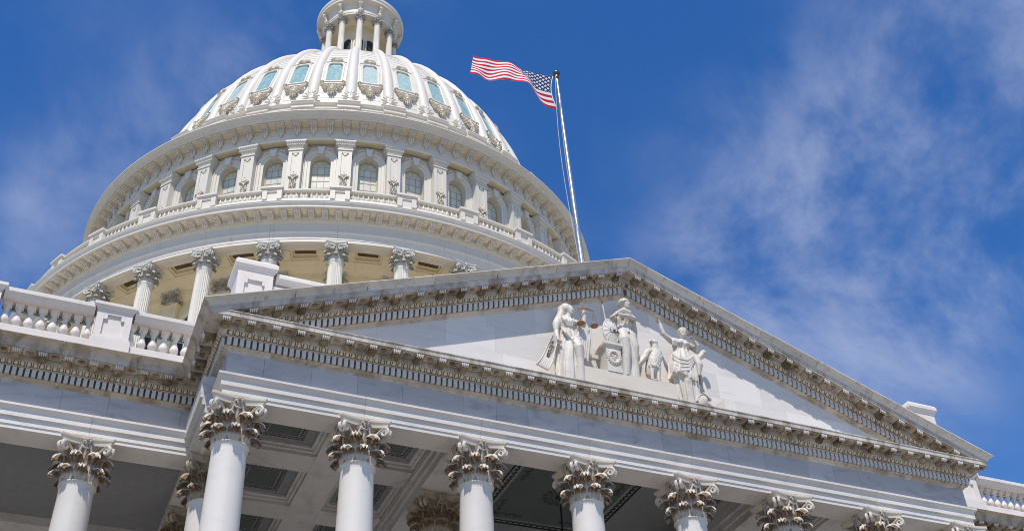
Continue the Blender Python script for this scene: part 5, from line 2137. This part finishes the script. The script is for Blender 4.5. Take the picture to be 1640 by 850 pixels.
# --- eagle
EG = thing("eagle_statue", "white marble eagle standing with one wing spread down on the plinth", "statue", (.5, YS, PZ))
mb = MB()
mb.tube([(.40, YS, 20.55), (.48, YS - .02, 20.75), (.58, YS - .04, 21.05), (.66, YS - .05, 21.33), (.69, YS - .06, 21.52), (.68, YS - .08, 21.66)], [.10, .18, .22, .19, .13, .095], 16)
mb.ball((.665, YS - .10, 21.76), (.13, .12, .115), 12, 9)
mb.tube([(.69, YS - .06, 21.5), (.68, YS - .09, 21.74)], [.14, .11], 12)
mb.tube([(.60, YS - .13, 21.77), (.51, YS - .16, 21.77), (.455, YS - .17, 21.70)], [.062, .045, .018], 8)
mb.ball((.63, YS - .16, 21.775), (.03, .02, .02), 6, 5)
for sy, lx in ((-.10, .42), (-.08, .64)):
    mb.tube([(lx + .06, YS + sy, 20.90), (lx + .02, YS + sy - .02, 20.62), (lx, YS + sy - .04, PZ + .06)], [.11, .075, .04], 10)
    for k in range(3):
        mb.tube([(lx, YS + sy - .04, PZ + .05), (lx + (k - 1) * .07, YS + sy - .12, PZ + .04), (lx + (k - 1) * .10, YS + sy - .17, PZ + .01)], [.028, .024, .010], 6)
for k in range(9):
    q = k / 8
    mb.tube([(.56 - .05 * q, YS - .10 + .14 * q, 21.46 - .05 * q), (.30 - .05 * q, YS - .14 + .10 * q, 21.15 - .12 * q), (.02 - .02 * q, YS - .16 + .08 * q, 20.80 - .10 * q), (-.20 + .28 * q, YS - .12 + .08 * q, PZ + .22 - .02 * k)],
            [.05, .062, .055, .018], 8, 0, .7)
mb.tube([(.60, YS - .05, 21.48), (.42, YS - .09, 21.38), (.25, YS - .08, 21.16), (.0, YS - .05, 20.86)], [.10, .11, .09, .04], 10)
for k in range(6):
    q = k / 5
    mb.tube([(.74, YS + .0, 21.28 - .05 * q), (.84 - .02 * q, YS + .02, 21.0 - .05 * q), (.80 - .10 * q, YS + .03, 20.62 - .04 * k)], [.06, .06, .02], 8, 0, .6)
for k in range(4):
    mb.tube([(.44 + .04 * k, YS + .04, 20.72), (.40 + .05 * k, YS + .08, PZ + .12)], [.06, .04], 8, 0, .6)
for r_i in range(6):
    for k in range(5):
        a = (k - 2) * .45 + (r_i % 2) * .2
        zc = 20.85 + r_i * .115
        xc = .50 + (zc - 20.75) * .32
        rr = .205 - .02 * max(0, r_i - 3)
        mb.ball((xc + rr * sin(a), YS - .030 - rr * cos(a), zc), (.050, .020, .085), 7, 5)
stone("figure", mb, EG, None, .012, None, 1)

# --- figure with anchor
H = thing("statue", "white marble statue of a robed woman raising one arm and resting on an anchor", "statue", (1.6, YS, ZST), "pediment statues")
mb = MB()
robe(mb, [(1.70, YS, ZST, .36, .24, .10, 0), (1.68, YS, 20.1, .37, .25, .10, .3), (1.66, YS, 20.5, .38, .26, .09, .6), (1.65, YS, 20.9, .42, .28, .07, .9), (1.64, YS, 21.25, .41, .27, .06, 1.2),
          (1.64, YS, 21.55, .32, .23, .05, 1.5), (1.66, YS, 21.74, .25, .185, .04, 1.7), (1.68, YS - .02, 21.92, .28, .20, .03, 1.9), (1.69, YS, 22.07, .30, .16, .02, 2.0), (1.72, YS + .02, 22.17, .16, .12, 0, 2.1)])
# gathered overskirt
robe(mb, [(1.56, YS - .03, 20.66, .47, .30, .06, .5), (1.58, YS - .03, 20.80, .46, .31, .06, .7), (1.60, YS - .02, 21.1, .44, .30, .05, 1.0), (1.62, YS, 21.4, .38, .26, .04, 1.3), (1.64, YS, 21.66, .28, .2, .02, 1.5)], 132, 13, 21, 1.0, 0.08)
for k in range(8):
    q = k / 7
    fold(mb, [(1.20 + .05 * q, YS - .18, 21.50 - .55 * q), (1.36 + .02 * q, YS - .285, 21.28 - .50 * q), (1.62, YS - .30, 21.24 - .40 * q), (1.88, YS - .245, 21.46 - .22 * q), (2.02, YS - .14, 21.62 - .08 * q)], .022 + .012 * (k % 2))
for k in range(4):
    fold(mb, [(2.0 + .03 * k, YS - .20, 21.55), (2.04 + .03 * k, YS - .24, 21.2), (2.02 + .03 * k, YS - .22, 20.8 + .06 * k)], .05)
for sx in (-1, 1):
    mb.ball((1.68 + sx * .115, YS - .17, 21.93), (.10, .09, .095), 10, 8)
head(mb, (1.79, YS - .06, 22.42), R(-28), .16)
mb.tube([(1.44, YS, 22.05), (1.26, YS - .05, 22.08), (1.08, YS - .08, 22.18)], [.11, .095, .072], 12)
mb.tube([(1.08, YS - .08, 22.18), (1.02, YS - .09, 22.38), (.98, YS - .10, 22.58)], [.074, .066, .043], 12)
hand(mb, (.98, YS - .10, 22.57), (-.35, -.1, 1), (-.8, -.4, .1), 1.0)
for k in range(4):
    fold(mb, [(1.36 + .05 * k, YS - .12, 22.10), (1.34 + .05 * k, YS - .15, 21.95), (1.33 + .05 * k, YS - .13, 21.80)], .04)
mb.tube([(1.97, YS, 22.05), (2.10, YS - .06, 21.92), (2.18, YS - .12, 21.74)], [.105, .095, .07], 12)
mb.tube([(2.18, YS - .12, 21.74), (2.14, YS - .22, 21.92), (2.02, YS - .26, 22.06)], [.075, .068, .045], 12)
hand(mb, (2.04, YS - .26, 22.05), (-.8, -.1, .5), (-.3, -.6, -.7), .95, -1)
stone("figure", mb, H)
mb = MB()
mb.tube([(2.15, YS + .10, 21.45), (2.30, YS + .06, 21.66), (2.45, YS + .02, 21.84)], [.085, .09, .095], 12)
mb.ball((2.47, YS + .01, 21.87), .105, 10, 8)
plainpart("anchor_stock", mb, H, M_STATUE, 60)
mb = MB()
pts_ = [(2.16, YS + .06, 21.4), (2.18, YS, 21.0), (2.24, YS - .04, 20.6), (2.32, YS - .06, 20.2), (2.33, YS - .06, ZST)]
mb.tube(pts_, [.06, .065, .065, .06, .06], 10)
for i in range(26):
    q = i / 25
    a = q * 24
    c_ = Vector((2.16 + .17 * q, YS + .06 - .12 * q, 21.3 - 1.5 * q))
    mb.ball(c_ + Vector((.05 * cos(a), .05 * sin(a), 0)), (.045, .045, .035), 6, 5)
plainpart("anchor_shank", mb, H, M_STATUE, 60)
mb = MB()
rings = []
for i in range(9):
    a = PI * (0.05 + .75 * i / 8)
    rings.append([(2.05 - .30 * cos(a) * .9 + o, YS - .22 + v_, ZST + .05 + .38 * sin(a) * .9 + z_) for o, v_, z_ in ((-.03, -.06, 0), (.03, -.06, 0), (.03, .06, 0), (-.03, .06, 0))])
mb.loft(rings)
mb.ball((1.98, YS - .24, ZST + .18), (.16, .04, .24), 10, 8, 0, Matrix.Rotation(.6, 3, 'Y'))
plainpart("anchor_fluke", mb, H, M_STATUE, 40)
wg = thing("stone_wedge", "small broken wedge of pale stone on the cornice past the anchor figure", "stone", (2.62, -.9, ZST))
mb = MB()
mb.loft([[(2.46, -1.05, ZST - .005), (2.76, -1.05, ZST - .005), (2.74, -1.05, 20.08), (2.50, -1.05, 19.90)], [(2.46, -.75, ZST - .005), (2.76, -.75, ZST - .005), (2.72, -.75, 20.02), (2.52, -.75, 19.88)]])
plainpart("wedge", mb, wg, M_PLINTH)

# ------------------------------------------------------------------ flagpole and flag
FP = thing("flagpole", "tall polished steel flagpole with dark ball on top behind the pediment peak", "flagpole", (0.10, 1.90, 24.2))
B0, B1 = Vector((0.08, 1.86, 24.2)), Vector((-0.12, 2.20, 36.75))
mb = MB()
mb.tube([tuple(B0.lerp(B1, i / 8)) for i in range(9)], [0.120 - 0.068 * i / 8 for i in range(9)], 18)
plainpart("pole", mb, FP, M_STEEL, 50)
mb = MB()
mb.tube([tuple(B1 + Vector((0, 0, z))) for z in (-.12, -.1, 0.02, .05)], [.05, .11, .11, .04], 12)
mb.ball(tuple(B1 + Vector((0, 0, .17))), .15, 16, 12)
plainpart("ball_finial", mb, FP, plain("dark_bronze", (.10, .09, .08), .35, .6), 60)
mb = MB()
hp_ = []
for i in range(13):
    q = i / 12
    p = B1.lerp(B0, q) + Vector((-.10 - .30 * sin(PI * min(1, q * 1.15)) ** 1.0 * (1 - q * .6), -.10, -.1))
    hp_.append(tuple(p))
mb.tube(hp_, .013, 5)
mb.tube([tuple(Vector(q) + Vector((.16, -.03, 0))) for q in hp_[1:]], .010, 5)
plainpart("halyard", mb, FP, M_ROPE)

FL = None
m, t, b = newmat("flag_cloth", 0.75, 0.2)
uv = N(t, 'ShaderNodeUVMap', uv_map='uv')
sp = N(t, 'ShaderNodeSeparateXYZ')
t.links.new(uv.outputs[0], sp.inputs[0])


def fm(op, a, b_=None):
    n = N(t, 'ShaderNodeMath', operation=op)
    for i, v in enumerate((a, b_)):
        if v is None:
            continue
        if isinstance(v, (int, float)):
            n.inputs[i].default_value = v
        else:
            t.links.new(v, n.inputs[i])
    return n.outputs[0]


U, V = sp.outputs[0], sp.outputs[1]
par = fm('MODULO', fm('FLOOR', fm('MULTIPLY', V, 13.0)), 2.0)
RED, WHT, BLU = (0.55, 0.012, 0.03), (0.80, 0.80, 0.80), (0.012, 0.030, 0.135)
cst = ramp_mix(t, par, RED, WHT)
can = fm('MULTIPLY', fm('LESS_THAN', U, 0.40), fm('LESS_THAN', V, 7 / 13.0))
# stars: two interleaved grids
cu_, cv_ = fm('MULTIPLY', U, 11 / 0.40 / 2), fm('MULTIPLY', V, 9 / (7 / 13.0) / 2)
stars = None
for ou, ov in ((0.5, 0.5), (0.0, 0.0)):
    fu = fm('SUBTRACT', fm('FRACT', fm('ADD', fm('SUBTRACT', cu_, 0.5), ou)), 0.5)
    fv = fm('SUBTRACT', fm('FRACT', fm('ADD', fm('SUBTRACT', cv_, 0.5), ov)), 0.5)
    fu2, fv2 = fm('MULTIPLY', fu, 1.18), fv
    rr = fm('SQRT', fm('ADD', fm('MULTIPLY', fu2, fu2), fm('MULTIPLY', fv2, fv2)))
    an = fm('ARCTAN2', fu2, fm('MULTIPLY', fv2, -1.0))
    st = fm('ADD', 0.24, fm('MULTIPLY', fm('COSINE', fm('MULTIPLY', an, 5.0)), 0.09))
    s1 = fm('LESS_THAN', rr, st)
    stars = s1 if stars is None else fm('MAXIMUM', stars, s1)
edge = fm('MULTIPLY', fm('MULTIPLY', fm('GREATER_THAN', U, 0.012), fm('LESS_THAN', U, 0.39)), fm('MULTIPLY', fm('GREATER_THAN', V, 0.02), fm('LESS_THAN', V, 0.52)))
cblue = ramp_mix(t, fm('MULTIPLY', stars, edge), BLU, WHT)
cfin = ramp_mix(t, can, cst, cblue)
t.links.new(cfin, b.inputs['Base Color'])
tr = N(t, 'ShaderNodeBsdfTranslucent')
t.links.new(cfin, tr.inputs[0])
mx = N(t, 'ShaderNodeMixShader')
mx.inputs[0].default_value = 0.2
t.links.new(b.outputs[0], mx.inputs[1])
t.links.new(tr.outputs[0], mx.inputs[2])
t.links.new(mx.outputs[0], t.nodes['Material Output'].inputs[0])
M_FLAG = m
FLG = thing("flag", "red white and blue star-spangled striped flag flying from the steel pole", "flag", (-.2, 2.1, 36.5))
NU, NV = 96, 44
LF, HF = 3.62, 1.86
vs_, fs, uvs = [], [], []
for i in range(NU + 1):
    u = i / NU
    for j in range(NV + 1):
        v = j / NV
        x = -0.22 - LF * u * (0.925 + 0.11 * v)
        # the upper half lays back over in mid flag, so it looks shorter there
        lay = smoothstep(0.05, 0.45, u) * (1 - 0.55 * smoothstep(0.55, 1.0, u))
        ph = 2 * PI * (1.55 * u) - 0.9
        wave = 0.15 * sin(ph + 1.9 * v) * smoothstep(0.0, 0.25, u) + 0.06 * sin(2.3 * ph - 2.6 * v + .8) * smoothstep(0.05, 0.4, u)
        wave += 0.03 * sin(19 * u + 7 * v) * smoothstep(0.05, 0.3, u)
        y = wave * (0.4 + 0.6 * v) - lay * 0.50 * v
        zz = -HF * v * (1 - 0.16 * lay) + 0.12 * smoothstep(.25, 1, u) * v
        zz += 0.10 * sin(PI * v) * 0.0 + 0.03 * sin(9 * u + 2) * smoothstep(.1, .5, u)
        if u < .02:
            pass
        bow = 0.16 * sin(PI * v) * (1 - u) ** 3
        vs_.append((x - bow + 0.06 * v, y + 0.0, zz + 0.04))
        uvs.append((u, v))
for i in range(NU):
    for j in range(NV):
        a = i * (NV + 1) + j
        fs.append((a, a + 1, a + NV + 2, a + NV + 1))
me = bpy.data.meshes.new("cloth")
me.from_pydata(vs_, [], fs)
me.materials.append(M_FLAG)
ul = me.uv_layers.new(name='uv')
for lp in me.loops:
    ul.data[lp.index].uv = uvs[lp.vertex_index]
me.polygons.foreach_set('use_smooth', [True] * len(me.polygons))
cl = put("cloth", me, FLG, (0.08, 0.05, 0.05))
so = cl.modifiers.new("thickness", 'SOLIDIFY')
so.thickness = 0.006
mb = MB()
mb.tube([(-.205 - 0.16 * sin(PI * k / 8) + .06 * k / 8, 0.0, 0.06 - HF * k / 8) for k in range(9)], .022, 6)
hd = put("hoist_tape", mb.mesh("hoist_tape", plain("white_canvas", (.75, .75, .74), .8)), FLG, (0.08, 0.05, 0.05))
